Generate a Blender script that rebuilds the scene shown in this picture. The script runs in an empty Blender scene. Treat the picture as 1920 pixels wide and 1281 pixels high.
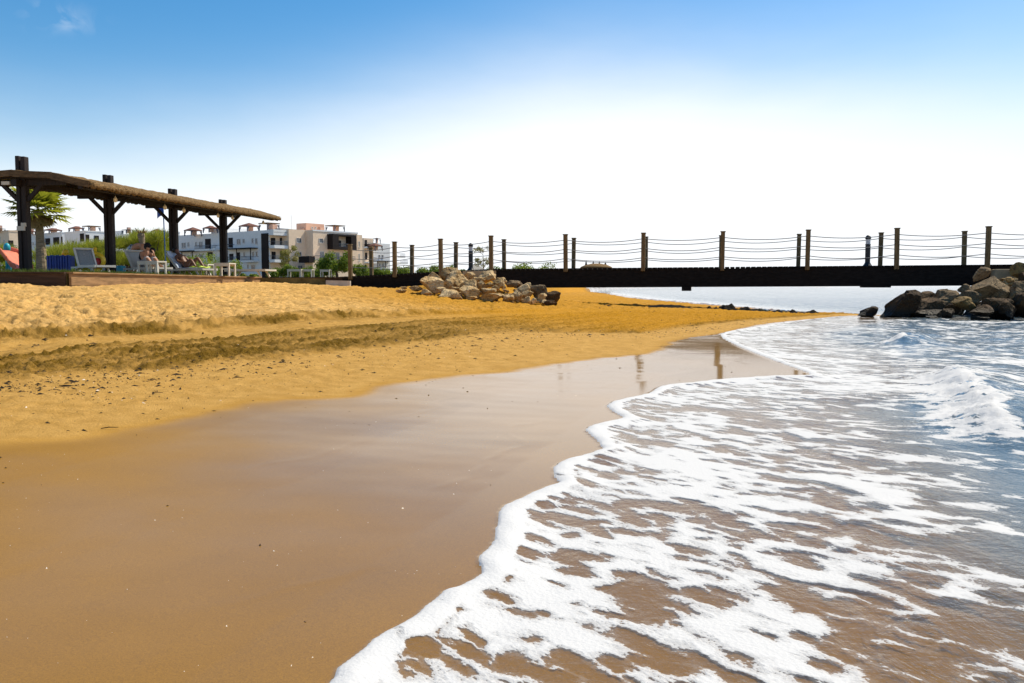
import bpy, bmesh, math, random
import numpy as np
from mathutils import Vector, Matrix, Euler
R = math.radians
random.seed(7); rng = np.random.default_rng(11)
SC = bpy.context.scene
COL = SC.collection
V = Vector

# ------------------------------------------------------------------ camera
EYE = 0.9; FPX = 1600.0; HOR = 535.0
TILT = math.atan((640.5 - HOR) / FPX)
cd = bpy.data.cameras.new('camera'); cam = bpy.data.objects.new('camera', cd); COL.objects.link(cam)
cd.sensor_width = 36; cd.lens = FPX / 1920 * 36; cd.clip_start = 0.05; cd.clip_end = 8000
cam.location = (0, 0, EYE); cam.rotation_euler = (R(90) - TILT, 0, 0)
SC.camera = cam

# ------------------------------------------------------------------ sky and sun
SUN_AZ, SUN_EL = R(53), R(51)
SKY_STR = 0.105; HAZE_COL = (7.5, 7.75, 8.0, 1)
w = bpy.data.worlds.new('World'); SC.world = w; w.use_nodes = True
nt = w.node_tree; nt.nodes.clear()
out = nt.nodes.new('ShaderNodeOutputWorld'); bg = nt.nodes.new('ShaderNodeBackground')
sky = nt.nodes.new('ShaderNodeTexSky'); sky.sky_type = 'NISHITA'; sky.sun_disc = False
sky.sun_elevation = SUN_EL; sky.sun_rotation = SUN_AZ
sky.air_density = 1.0; sky.dust_density = 0.5; sky.ozone_density = 2.0; sky.altitude = 0
hsv = nt.nodes.new('ShaderNodeHueSaturation'); hsv.inputs['Saturation'].default_value = 1.42; hsv.inputs['Hue'].default_value = 0.495
nt.links.new(sky.outputs[0], hsv.inputs['Color'])
# a bright summer haze whitens the sky towards the horizon, more widely below the sun
tc = nt.nodes.new('ShaderNodeTexCoord'); sx = nt.nodes.new('ShaderNodeSeparateXYZ'); nt.links.new(tc.outputs['Generated'], sx.inputs[0])
def wm(op, a, b=0.0):
    n_ = nt.nodes.new('ShaderNodeMath'); n_.operation = op
    for i, q in enumerate((a, b)):
        if isinstance(q, (int, float)): n_.inputs[i].default_value = q
        else: nt.links.new(q, n_.inputs[i])
    return n_.outputs[0]
az = wm('ARCTAN2', sx.outputs[0], sx.outputs[1]); dz = wm('DIVIDE', wm('SUBTRACT', az, 0.12), 0.36)
gl_ = wm('POWER', 2.718, wm('MULTIPLY', wm('MULTIPLY', dz, dz), -1.0))
side = nt.nodes.new('ShaderNodeMapRange'); side.interpolation_type = 'SMOOTHSTEP'; nt.links.new(az, side.inputs[0])
side.inputs[1].default_value = .12; side.inputs[2].default_value = .60; side.inputs[3].default_value = 10.4; side.inputs[4].default_value = 7.2
wmap = nt.nodes.new('ShaderNodeMapping'); wmap.inputs['Scale'].default_value = (1.0, 1.0, 3.2); nt.links.new(tc.outputs['Generated'], wmap.inputs[0])
wn = nt.nodes.new('ShaderNodeTexNoise'); wn.inputs['Scale'].default_value = 3.5; wn.inputs['Detail'].default_value = 5; nt.links.new(wmap.outputs[0], wn.inputs['Vector'])
z0 = wm('ADD', wm('ADD', .046, wm('MULTIPLY', gl_, .112)), wm('MULTIPLY', wm('SUBTRACT', wn.outputs['Fac'], .5), .05))
ez = wm('MULTIPLY', wm('MAXIMUM', wm('SUBTRACT', sx.outputs[2], z0), 0.0), side.outputs[0])
hz = wm('POWER', 2.718, wm('MULTIPLY', wm('MULTIPLY', ez, ez), -1.0))
# a faint wisp or two of cloud high on the left
wc = nt.nodes.new('ShaderNodeTexNoise'); wc.inputs['Scale'].default_value = 42; wc.inputs['Detail'].default_value = 5; wc.inputs['Distortion'].default_value = .6; nt.links.new(tc.outputs['Generated'], wc.inputs['Vector'])
da = wm('DIVIDE', wm('ADD', az, .478), .028); de = wm('DIVIDE', wm('SUBTRACT', sx.outputs[2], .262), .010)
blob = wm('POWER', 2.718, wm('MULTIPLY', wm('ADD', wm('MULTIPLY', da, da), wm('MULTIPLY', de, de)), -1.0))
wisp = wm('MULTIPLY', blob, wm('MAXIMUM', wm('MULTIPLY', wm('SUBTRACT', wc.outputs['Fac'], .5), 1.5), 0.0))
mr = nt.nodes.new('ShaderNodeMath'); mr.operation = 'ADD'; mr.use_clamp = True; nt.links.new(hz, mr.inputs[0]); nt.links.new(wisp, mr.inputs[1])
mx = nt.nodes.new('ShaderNodeMix'); mx.data_type = 'RGBA'; nt.links.new(mr.outputs[0], mx.inputs[0]); nt.links.new(hsv.outputs[0], mx.inputs[6]); mx.inputs[7].default_value = HAZE_COL
nt.links.new(mx.outputs[2], bg.inputs['Color']); nt.links.new(bg.outputs[0], out.inputs['Surface'])
bg.inputs['Strength'].default_value = SKY_STR
sd_ = bpy.data.lights.new('sun', 'SUN'); sun = bpy.data.objects.new('sun', sd_); COL.objects.link(sun)
sd_.energy = 4.4; sd_.angle = R(0.5); sd_.color = (1.0, 0.91, 0.73)
SV = V((math.sin(SUN_AZ) * math.cos(SUN_EL), math.cos(SUN_AZ) * math.cos(SUN_EL), math.sin(SUN_EL)))
sun.rotation_euler = (-SV).to_track_quat('-Z', 'Y').to_euler(); sun.location = (0, 0, 60)
vs = SC.view_settings
vs.view_transform = 'Standard'; vs.look = 'None'; vs.gamma = 1; vs.use_curve_mapping = False
vs.exposure = 0.42
SC.cycles.max_bounces = 6; SC.cycles.transparent_max_bounces = 8
SC.cycles.caustics_reflective = False; SC.cycles.caustics_refractive = False

# ------------------------------------------------------------------ helpers
def ray(px, py):
    x = (px - 960) / FPX; y = (640.5 - py) / FPX
    c, s = math.cos(TILT), math.sin(TILT)
    return V((x, c + y * s, -s + y * c))
def P(px, py, Y):                       # the world point seen at a pixel, at distance Y
    d = ray(px, py); return V((0, 0, EYE)) + d * (Y / d.y)
def U(px, py, z=0.0):                   # the world point seen at a pixel, at height z
    d = ray(px, py); return V((0, 0, EYE)) + d * ((z - EYE) / d.z)

def tag(o, label=None, cat=None, group=None, kind=None):
    if label: o['label'] = label
    if cat: o['category'] = cat
    if group: o['group'] = group
    if kind: o['kind'] = kind
    return o
ORG = {}
def empty(name, loc, label=None, cat=None, group=None, rz=0):
    o = bpy.data.objects.new(name, None); COL.objects.link(o); o.location = loc; o.rotation_euler = (0, 0, rz)
    o.empty_display_size = 0.2
    ORG[o.name] = V(loc); return tag(o, label, cat, group)
def link(name, me, parent=None, org=None):
    o = bpy.data.objects.new(name, me); COL.objects.link(o)
    if parent is not None:
        o.parent = parent; ORG[o.name] = ORG[parent.name]
    else:
        ORG[o.name] = V(org) if org is not None else V((0, 0, 0)); o.location = ORG[o.name]
    return o
class MB:
    def __init__(s): s.v = []; s.f = []
    def add(s, vs, fs):
        n = len(s.v); s.v += [tuple(q) for q in vs]; s.f += [tuple(i + n for i in f) for f in fs]; return s
    def hexa(s, q):                      # eight corners, bottom four then top four
        return s.add(q, [(3, 2, 1, 0), (4, 5, 6, 7), (0, 1, 5, 4), (1, 2, 6, 5), (2, 3, 7, 6), (3, 0, 4, 7)])
    def box(s, c, sz, rz=0.0, M=None):
        hx, hy, hz = sz[0] / 2, sz[1] / 2, sz[2] / 2
        q = [V((a * hx, b * hy, e * hz)) for e in (-1, 1) for a, b in ((-1, -1), (1, -1), (1, 1), (-1, 1))]
        m = M if M is not None else Matrix.Rotation(rz, 3, 'Z')
        return s.hexa([m @ p + V(c) for p in q])
    def beam(s, a, b, wd, ht, up=(0, 0, 1)):
        a, b = V(a), V(b); d = (b - a).normalized(); u = V(up)
        if abs(d.dot(u)) > .97: u = V((0, 1, 0))
        x = d.cross(u).normalized() * wd / 2; y = x.cross(d).normalized() * ht / 2
        return s.hexa([a - x - y, a + x - y, a + x + y, a - x + y, b - x - y, b + x - y, b + x + y, b - x + y])
    def tube(s, pts, r, n=8, cap=True):
        pts = [V(p) for p in pts]; rr = r if isinstance(r, (list, tuple)) else [r] * len(pts)
        vs, fs = [], []; ref = V((0, 0, 1))
        for i, p in enumerate(pts):
            t = (pts[min(i + 1, len(pts) - 1)] - pts[max(i - 1, 0)]).normalized()
            if abs(t.dot(ref)) > .95: ref = V((1, 0, 0)) if abs(t.x) < .9 else V((0, 1, 0))
            x = t.cross(ref).normalized(); y = x.cross(t)
            for k in range(n):
                a = 2 * math.pi * k / n; vs.append(p + (x * math.cos(a) + y * math.sin(a)) * rr[i])
        for i in range(len(pts) - 1):
            for k in range(n):
                k2 = (k + 1) % n; fs.append((i * n + k, i * n + k2, (i + 1) * n + k2, (i + 1) * n + k))
        if cap: fs += [tuple(range(n - 1, -1, -1)), tuple((len(pts) - 1) * n + k for k in range(n))]
        return s.add(vs, fs)
    def lathe(s, c, prof, n=16):
        c = V(c); vs, fs = [], []
        for r_, z in prof:
            for k in range(n):
                a = 2 * math.pi * k / n; vs.append(c + V((r_ * math.cos(a), r_ * math.sin(a), z)))
        for i in range(len(prof) - 1):
            for k in range(n):
                k2 = (k + 1) % n; fs.append((i * n + k, i * n + k2, (i + 1) * n + k2, (i + 1) * n + k))
        fs += [tuple(range(n - 1, -1, -1)), tuple((len(prof) - 1) * n + k for k in range(n))]
        return s.add(vs, fs)
    def ball(s, c, r, n=14, m=9):
        rx, ry, rz = r if isinstance(r, (tuple, list)) else (r, r, r); c = V(c); vs, fs = [], []
        for i in range(m + 1):
            th = math.pi * (i + .02) / (m + .04)
            for k in range(n):
                a = 2 * math.pi * k / n
                vs.append(c + V((rx * math.sin(th) * math.cos(a), ry * math.sin(th) * math.sin(a), rz * math.cos(th))))
        for i in range(m):
            for k in range(n):
                k2 = (k + 1) % n; fs.append((i * n + k, (i + 1) * n + k, (i + 1) * n + k2, i * n + k2))
        return s.add(vs, fs)
    def mesh(s, name, mat, org=(0, 0, 0), smooth=False):
        me = bpy.data.meshes.new(name); o = V(org)
        me.from_pydata([tuple(V(q) - o) for q in s.v], [], s.f); me.materials.append(mat)
        if smooth: me.polygons.foreach_set('use_smooth', [True] * len(me.polygons))
        me.update(); return me
    def build(s, name, mat, parent=None, org=None, smooth=False, bevel=0, seg=1):
        og = ORG[parent.name] if parent is not None else (V(org) if org is not None else V((0, 0, 0)))
        o = link(name, s.mesh(name, mat, og, smooth), parent, og)
        if bevel:
            b = o.modifiers.new('bevel', 'BEVEL'); b.width = bevel; b.segments = seg; b.limit_method = 'ANGLE'
        return o
def copy_tree(o, parent=None):
    c = o.copy(); COL.objects.link(c)
    if parent is not None: c.parent = parent
    for ch in list(o.children): copy_tree(ch, c)
    return c
def npmesh(name, v, f, mat, smooth=True, attrs=None):
    me = bpy.data.meshes.new(name); n, m = len(v), len(f); k = f.shape[1]
    me.vertices.add(n); me.vertices.foreach_set('co', np.ascontiguousarray(v, dtype=np.float32).ravel())
    me.loops.add(m * k); me.loops.foreach_set('vertex_index', np.ascontiguousarray(f, dtype=np.int32).ravel())
    me.polygons.add(m); me.polygons.foreach_set('loop_start', np.arange(0, m * k, k, dtype=np.int32))
    if smooth: me.polygons.foreach_set('use_smooth', np.ones(m, dtype=bool))
    for an, av in (attrs or {}).items():
        a = me.attributes.new(an, 'FLOAT', 'POINT'); a.data.foreach_set('value', np.ascontiguousarray(av, dtype=np.float32))
    me.materials.append(mat); me.update(calc_edges=True); return me

# numpy noise
def _h(ix, iy, seed):
    h = (ix.astype(np.int64) * 374761393 + iy.astype(np.int64) * 668265263 + seed * 974711) & 0xffffffff
    h = ((h ^ (h >> 13)) * 1274126177) & 0xffffffff
    return ((h ^ (h >> 16)) & 0xffff).astype(np.float32) / 65535.0 * 6.2831853
def pn(x, y, seed=0):                    # gradient noise, about -0.7 .. 0.7
    ix = np.floor(x); iy = np.floor(y); fx = (x - ix).astype(np.float32); fy = (y - iy).astype(np.float32)
    def g(dx, dy):
        a = _h(ix + dx, iy + dy, seed); return np.cos(a) * (fx - dx) + np.sin(a) * (fy - dy)
    u = fx * fx * fx * (fx * (fx * 6 - 15) + 10); v = fy * fy * fy * (fy * (fy * 6 - 15) + 10)
    a = g(0, 0); b = g(1, 0); c = g(0, 1); d = g(1, 1)
    return (a + u * (b - a)) * (1 - v) + (c + u * (d - c)) * v
def fbm(x, y, seed=0, o=4, gain=.5):
    s = 0; a = 1.0
    for i in range(o):
        s = s + a * pn(x * 2 ** i + 17.3 * i, y * 2 ** i - 9.1 * i, seed + i); a *= gain
    return s
def ss(a, b, x):
    t = np.clip((x - a) / (b - a), 0, 1); return t * t * (3 - 2 * t)
def sdist(poly, X, Y):                   # signed distance to an open line, positive on its left
    p = np.array(poly, dtype=np.float32); best = np.full(X.shape, 1e9, dtype=np.float32); sg = np.ones(X.shape, dtype=np.float32)
    a0 = p[0] - (p[1] - p[0]) / np.linalg.norm(p[1] - p[0]) * 400; a1 = p[-1] + (p[-1] - p[-2]) / np.linalg.norm(p[-1] - p[-2]) * 4000
    p = np.vstack([a0, p, a1])
    for i in range(len(p) - 1):
        a, b = p[i], p[i + 1]; e = b - a; L = float(e @ e)
        t = np.clip(((X - a[0]) * e[0] + (Y - a[1]) * e[1]) / L, 0, 1)
        dx = X - a[0] - t * e[0]; dy = Y - a[1] - t * e[1]; d = np.hypot(dx, dy)
        cr = e[0] * (Y - a[1]) - e[1] * (X - a[0])
        # at shared corners keep the sign of the segment the point is most clearly beside
        m = d < best - 1e-6; best = np.where(m, d, best); sg = np.where(m, np.sign(cr), sg)
    return best * sg
def inside(poly, X, Y):
    p = np.array(poly); c = np.zeros(X.shape, dtype=bool); j = len(p) - 1
    for i in range(len(p)):
        xi, yi = p[i]; xj, yj = p[j]
        if yi != yj:
            m = ((yi > Y) != (yj > Y)) & (X < (xj - xi) * (Y - yi) / (yj - yi) + xi); c ^= m
        j = i
    return c
def smooth_line(pts, n=6):               # Catmull-Rom through points
    p = [np.array(q, dtype=float) for q in pts]; p = [2 * p[0] - p[1]] + p + [2 * p[-1] - p[-2]]; r = []
    for i in range(1, len(p) - 2):
        for k in range(n):
            t = k / n; a, b, c, d = p[i - 1:i + 3]
            r.append(.5 * (2 * b + (c - a) * t + (2 * a - 5 * b + 4 * c - d) * t * t + (3 * b - a - 3 * c + d) * t ** 3))
    r.append(p[-2]); return [tuple(q) for q in r]

# ------------------------------------------------------------------ materials
class NT:
    def __init__(s, name):
        s.m = bpy.data.materials.new(name); s.m.use_nodes = True; s.t = s.m.node_tree; s.t.nodes.clear()
        s.o = s.t.nodes.new('ShaderNodeOutputMaterial')
    def n(s, ty, props=None, **inp):
        nd = s.t.nodes.new('ShaderNode' + ty)
        for k, v_ in (props or {}).items(): setattr(nd, k, v_)
        for k, v_ in inp.items():
            k = k.replace('_', ' ')
            sock = nd.inputs[int(k[1:])] if k[0] == 'i' and k[1:].isdigit() else nd.inputs[k]
            if isinstance(v_, bpy.types.NodeSocket): s.t.links.new(v_, sock)
            elif isinstance(v_, bpy.types.Node): s.t.links.new(v_.outputs[0], sock)
            else:
                if hasattr(sock, 'default_value') and isinstance(v_, tuple) and len(v_) == 3 and sock.type == 'RGBA': v_ = v_ + (1,)
                sock.default_value = v_
        return nd
    def math(s, op, a, b=0.0, clamp=False, c=0.0):
        return s.n('Math', {'operation': op, 'use_clamp': clamp}, i0=a, i1=b, i2=c).outputs[0]
    def mix(s, f, a, b): 
        nd = s.t.nodes.new('ShaderNodeMix'); nd.data_type = 'RGBA'
        for sock, v_ in ((nd.inputs[0], f), (nd.inputs[6], a), (nd.inputs[7], b)):
            if isinstance(v_, bpy.types.NodeSocket): s.t.links.new(v_, sock)
            else: sock.default_value = (v_ + (1,)) if isinstance(v_, tuple) and len(v_) == 3 else v_
        return nd.outputs[2]
    def ramp(s, fac, pts):
        nd = s.t.nodes.new('ShaderNodeValToRGB'); s.t.links.new(fac, nd.inputs[0]); e = nd.color_ramp.elements
        while len(e) < len(pts): e.new(.5)
        for q, (p_, c) in zip(e, pts): q.position = p_; q.color = (c, c, c, 1) if not isinstance(c, tuple) else c + (1,)
        return nd.outputs[0]
    def sstep(s, x, a, b):
        nd = s.n('MapRange', {'interpolation_type': 'SMOOTHSTEP'}, i0=x, i1=a, i2=b, i3=0.0, i4=1.0); return nd.outputs[0]
    def attr(s, name): return s.n('Attribute', {'attribute_name': name}).outputs['Fac']
    def noise(s, vec, scale, detail=4, rough=.55, dist=0.0):
        return s.n('TexNoise', Vector=vec, Scale=scale, Detail=detail, Roughness=rough, Distortion=dist).outputs['Fac']
    def bump(s, h, strength=.5, dist=.02, normal=None):
        k = dict(Strength=strength, Distance=dist, Height=h)
        if normal is not None: k['Normal'] = normal
        return s.n('Bump', **k).outputs[0]
    def out(s, sh): s.t.links.new(sh.outputs[0] if isinstance(sh, bpy.types.Node) else sh, s.o.inputs['Surface']); return s.m
    def pos(s): return s.n('NewGeometry').outputs['Position']
    def obj(s): return s.n('TexCoord').outputs['Object']

def simple(name, col, rough=.6, var=.25, scale=6.0, bump=.15, metal=0.0, stretch=None, spec=.4):
    m = NT(name); co = m.obj()
    if stretch: co = m.n('Mapping', Vector=co, Scale=stretch).outputs[0]
    n1 = m.noise(co, scale, 5, .6)
    lo = tuple(c * (1 - var) for c in col); hi = tuple(min(1, c * (1 + var)) for c in col)
    c = m.mix(m.sstep(n1, .3, .7), lo, hi)
    nb = m.noise(co, scale * 4, 4, .6)
    b = m.n('BsdfPrincipled', Base_Color=c, Roughness=rough, Metallic=metal, Normal=m.bump(nb, bump, .01), Specular_IOR_Level=spec)
    return m.out(b)
M = {}
M['wood_dark'] = simple('dark_stained_wood', (.022, .014, .011), .65, .4, 3, .3, stretch=(6, 6, .7), spec=.25)
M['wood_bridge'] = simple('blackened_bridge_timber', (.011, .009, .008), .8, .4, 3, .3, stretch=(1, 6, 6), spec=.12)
M['wood_post'] = simple('weathered_post_timber', (.15, .10, .045), .75, .35, 5, .4, stretch=(5, 5, .6), spec=.2)
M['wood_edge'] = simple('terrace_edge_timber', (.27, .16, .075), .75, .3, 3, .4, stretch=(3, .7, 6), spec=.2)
M['wood_edge_shade'] = simple('edge_timber_painted_shade', (.06, .035, .022), .75, .3, 3, .4, stretch=(.7, 3, 6), spec=.2)  # same edge timber with the shade of its face put into the colour
M['thatch'] = simple('reed_thatch', (.20, .125, .055), .9, .55, 14, 1.0, stretch=(3, .6, 3), spec=.1)
M['fascia'] = simple('weathered_fascia', (.11, .065, .03), .8, .4, 5, .4, stretch=(1, 3, 3), spec=.2)
M['reed'] = simple('woven_reed_ceiling', (.75, .60, .36), .8, .3, 14, .4, spec=.1)
M['rope'] = simple('grey_rope', (.20, .20, .20), .8, .25, 40, .4, spec=.2)
M['black_metal'] = simple('black_powder_coat', (.012, .012, .014), .45, .2, 8, .05)
M['lamp_glass'] = simple('frosted_lamp_glass', (.8, .8, .8), .35, .05, 8, .02)
M['concrete'] = simple('tan_concrete', (.36, .28, .17), .85, .2, 4, .3, spec=.2)
M['concrete_grey'] = simple('grey_concrete', (.45, .41, .36), .85, .2, 4, .3, spec=.2)
M['white_wall'] = simple('white_render', (.80, .80, .79), .85, .04, 1.5, .1, spec=.2)
M['pink_wall'] = simple('warm_cream_render', (.86, .67, .49), .85, .05, 1.5, .1, spec=.2)
M['salmon_wall'] = simple('salmon_render', (.66, .42, .31), .85, .06, 1.5, .1, spec=.2)
M['brown_clad'] = simple('dark_brown_cladding', (.018, .012, .011), .7, .2, 4, .1, spec=.2)
M['glass'] = simple('dark_window_glass', (.10, .12, .14), .12, .2, 2, .0, spec=.6)
M['frame'] = simple('pale_window_frame', (.6, .58, .55), .6, .05, 4, .02)
M['shutter'] = simple('pale_shutter', (.55, .48, .38), .7, .1, 4, .05)
M['rail'] = simple('dark_railing_metal', (.10, .11, .14), .5, .2, 6, .05)
M['painted_shade'] = simple('painted_interior_shade', (.035, .028, .026), .9, .2, 3, .0, spec=.1)
M['roof_red'] = simple('red_gazebo_roof', (.15, .065, .045), .8, .3, 8, .4, spec=.2)
M['lounger'] = simple('beige_lounger_plastic', (.62, .57, .48), .5, .08, 8, .05)
M['sling'] = simple('grey_mesh_sling', (.24, .24, .23), .8, .15, 40, .3, spec=.2)
M['slingl'] = simple('pale_mesh_sling', (.45, .44, .40), .8, .1, 40, .3, spec=.2)
M['towel'] = simple('pale_blue_towel', (.62, .70, .82), .95, .1, 20, .5, spec=.1)
M['coral'] = simple('coral_plastic', (.72, .19, .10), .45, .1, 5, .03)
M['blue'] = simple('royal_blue_plastic', (.012, .05, .28), .4, .15, 5, .03)
M['teal'] = simple('teal_plastic', (.02, .32, .42), .4, .1, 5, .03)
M['yellow'] = simple('yellow_plastic', (.80, .50, .02), .4, .08, 5, .03)
M['lime'] = simple('lime_plastic', (.48, .62, .05), .45, .1, 5, .03)
M['red'] = simple('red_plastic', (.42, .03, .03), .45, .1, 5, .03)
M['skin_tan'] = simple('tanned_skin', (.42, .21, .12), .55, .1, 10, .05)
M['skin_red'] = simple('ruddy_skin', (.52, .26, .15), .55, .1, 10, .05)  # reddish skin, one even tone
M['skin_dark'] = simple('deep_tanned_skin', (.16, .07, .04), .5, .1, 10, .05)
M['hair'] = simple('dark_hair', (.014, .010, .008), .6, .3, 30, .4)
M['cloth_black'] = simple('black_cloth', (.015, .014, .016), .85, .2, 20, .2, spec=.2)
M['cloth_grey'] = simple('grey_cloth', (.30, .29, .30), .9, .2, 20, .2, spec=.2)
M['trunk'] = simple('grey_bark', (.16, .115, .075), .9, .4, 8, .8, stretch=(1, 1, .5), spec=.1)
M['palm_trunk'] = simple('ringed_palm_bark', (.26, .20, .13), .9, .35, 5, .9, stretch=(1, 1, 6), spec=.1)
def mat_check():
    m = NT('patterned_shorts_cloth'); co = m.obj()
    vo = m.n('TexVoronoi', Vector=co, Scale=16.0).outputs['Distance']
    c = m.mix(m.sstep(vo, .35, .45), (.10, .13, .15), (.60, .62, .62))
    return m.out(m.n('BsdfPrincipled', Base_Color=c, Roughness=.9))
M['cloth_pattern'] = mat_check()
def leafmat(name, c1, c2, trans=.3):
    m = NT(name); p = m.pos(); n1 = m.noise(p, 2.2, 3); n2 = m.noise(p, 19.0, 2)
    f = m.math('ADD', m.math('MULTIPLY', n1, .6), m.math('MULTIPLY', n2, .5))
    c = m.mix(m.sstep(f, .35, .75), c1, c2)
    d = m.n('BsdfPrincipled', Base_Color=c, Roughness=.6, Specular_IOR_Level=.25)
    t = m.n('BsdfTranslucent', Color=m.mix(.5, c, (.35, .40, .03)))
    return m.out(m.n('MixShader', i0=trans, i1=d, i2=t))
M['leaf_light'] = leafmat('yellow_green_foliage', (.16, .20, .016), (.44, .43, .06), .4)
M['leaf_mid'] = leafmat('mid_green_foliage', (.06, .13, .012), (.26, .33, .04), .35)
M['leaf_dark'] = leafmat('dark_green_foliage', (.04, .10, .01), (.20, .28, .032), .35)
M['leaf_olive'] = leafmat('dry_olive_foliage', (.14, .13, .03), (.34, .28, .09), .3)
M['palm_leaf'] = leafmat('palm_frond', (.14, .17, .012), (.50, .46, .05), .5)
M['palm_dry'] = leafmat('dry_palm_frond', (.22, .15, .06), (.40, .29, .13), .2)
M['grass'] = leafmat('lawn_grass', (.025, .05, .006), (.09, .13, .012), .2)
def mat_rock(name, c1, c2, c3, wet):
    m = NT(name); p = m.pos()
    oi = m.n('ObjectInfo').outputs['Random']
    n1 = m.noise(p, 1.6, 6, .62, .4); n2 = m.noise(p, 7.0, 6, .65); n3 = m.noise(p, 30.0, 4, .7)
    c = m.mix(m.sstep(n1, .38, .62), c1, c2)
    c = m.mix(m.math('MULTIPLY', m.sstep(n2, .50, .68), .75), c, c3)
    hv = m.n('HueSaturation', Hue=.5, Saturation=1.0, Value=m.n('MapRange', i0=oi, i1=0.0, i2=1.0, i3=.72, i4=1.2).outputs[0], Color=c)
    c = hv.outputs[0]; rgh = .85
    z = m.n('SeparateXYZ', Vector=p).outputs[2]
    if wet:                                # splash zone: dark, wet and weedy stone close above the water
        wz = m.math('SUBTRACT', 1.0, m.sstep(m.math('ADD', z, m.math('MULTIPLY', n1, .35)), .25, .6))
        c = m.mix(wz, c, (.012, .010, .006)); rgh = m.math('SUBTRACT', .85, m.math('MULTIPLY', wz, .30))
    vo = m.n('TexVoronoi', {'feature': 'DISTANCE_TO_EDGE'}, Vector=m.n('VectorMath', {'operation': 'ADD'}, i0=p, i1=m.n('TexNoise', Vector=p, Scale=3.0).outputs['Color']).outputs[0], Scale=2.2).outputs['Distance']
    h = m.math('ADD', m.math('MULTIPLY', n2, .7), m.math('MULTIPLY', n3, .35))
    h = m.math('ADD', h, m.math('MULTIPLY', m.sstep(vo, 0.0, .06), .3))
    return m.out(m.n('BsdfPrincipled', Base_Color=c, Roughness=rgh, Normal=m.bump(h, 1.0, .09), Specular_IOR_Level=.2))
M['rock_pale'] = mat_rock('pale_limestone', (.64, .46, .24), (.46, .285, .11), (.16, .09, .035), False)
M['rock_dark'] = mat_rock('brown_boulder_stone', (.12, .066, .026), (.065, .036, .015), (.035, .022, .012), True)
M['rock_yellow'] = mat_rock('ochre_boulder_stone', (.34, .22, .07), (.24, .15, .05), (.10, .06, .03), True)
M['rock_grey'] = mat_rock('grey_boulder_stone', (.30, .205, .11), (.16, .105, .052), (.06, .042, .026), True)
M['weed'] = simple('dry_seaweed', (.03, .02, .012), .9, .5, 20, .6, spec=.15)
M['weed_or_shade_pile'] = simple('dark_seaweed_and_shade', (.010, .008, .006), .95, .5, 12, 1.0, spec=.1)
M['shell'] = simple('white_shell', (.75, .68, .58), .5, .15, 20, .1)

def mat_sand():
    m = NT('beach_sand'); p = m.pos()
    wet, rk, dry, org = m.attr('wet'), m.attr('raked'), m.attr('dry'), m.attr('orange')
    g = m.noise(p, 420.0, 2, .6); g2 = m.noise(p, 60.0, 5, .7); g3 = m.noise(p, 6.0, 5, .6); g4 = m.noise(p, .9, 4, .55)
    damp = m.mix(m.sstep(g3, .3, .7), (.46, .252, .058), (.57, .325, .088))
    rak = m.mix(m.sstep(g2, .3, .7), (.085, .044, .003), (.22, .122, .014))
    dr = m.mix(m.sstep(g3, .3, .7), (.54, .305, .088), (.72, .435, .15))
    wt = m.mix(m.sstep(g4, .3, .7), (.255, .124, .008), (.300, .148, .012))
    dr = m.n('HueSaturation', Hue=.5, Saturation=1.0, Value=m.n('MapRange', i0=m.noise(p, 1.4, 6, .68), i1=.3, i2=.7, i3=.78, i4=1.14).outputs[0], Color=dr).outputs[0]
    c = m.mix(dry, damp, dr); c = m.mix(rk, c, rak); c = m.mix(org, c, m.mix(m.sstep(g2, .35, .65), (.34, .150, .004), (.58, .272, .010)))
    c = m.mix(wet, c, wt)
    gq = m.math('ADD', m.math('MULTIPLY', g, .6), m.math('MULTIPLY', m.noise(p, 190.0, 2, .6), .4)); v = m.n('MapRange', i0=gq, i1=.3, i2=.7, i3=.68, i4=1.30).outputs[0]
    c = m.n('HueSaturation', Hue=.5, Saturation=1.0, Value=v, Color=c).outputs[0]
    rg = m.n('MapRange', i0=wet, i1=0.0, i2=1.0, i3=.95, i4=.17).outputs[0]
    rg = m.math('ADD', rg, m.math('MULTIPLY', m.math('SUBTRACT', g4, .5), .12))
    bs = m.n('MapRange', i0=wet, i1=0.0, i2=1.0, i3=.7, i4=.05).outputs[0]
    g5 = m.noise(p, 22.0, 4, .65)
    h = m.math('ADD', m.math('ADD', m.math('MULTIPLY', g2, .8), m.math('MULTIPLY', g, .2)), m.math('MULTIPLY', m.math('MULTIPLY', g5, 1.6), m.math('MAXIMUM', rk, dry)))
    nb = m.n('Bump', Strength=bs, Distance=.035, Height=h).outputs[0]
    sp = m.n('MapRange', i0=wet, i1=0.0, i2=1.0, i3=.06, i4=.5).outputs[0]
    cw = m.math('MULTIPLY', m.math('MULTIPLY', m.sstep(wet, .35, 1.0), m.attr('film')), .95)
    return m.out(m.n('BsdfPrincipled', Base_Color=c, Roughness=.9, Normal=nb, Specular_IOR_Level=.06, Coat_Weight=cw, Coat_Roughness=m.math('ADD', .085, m.math('MULTIPLY', m.math('SUBTRACT', g4, .5), .06)), Coat_IOR=1.40))
M['sand'] = mat_sand()

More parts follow.
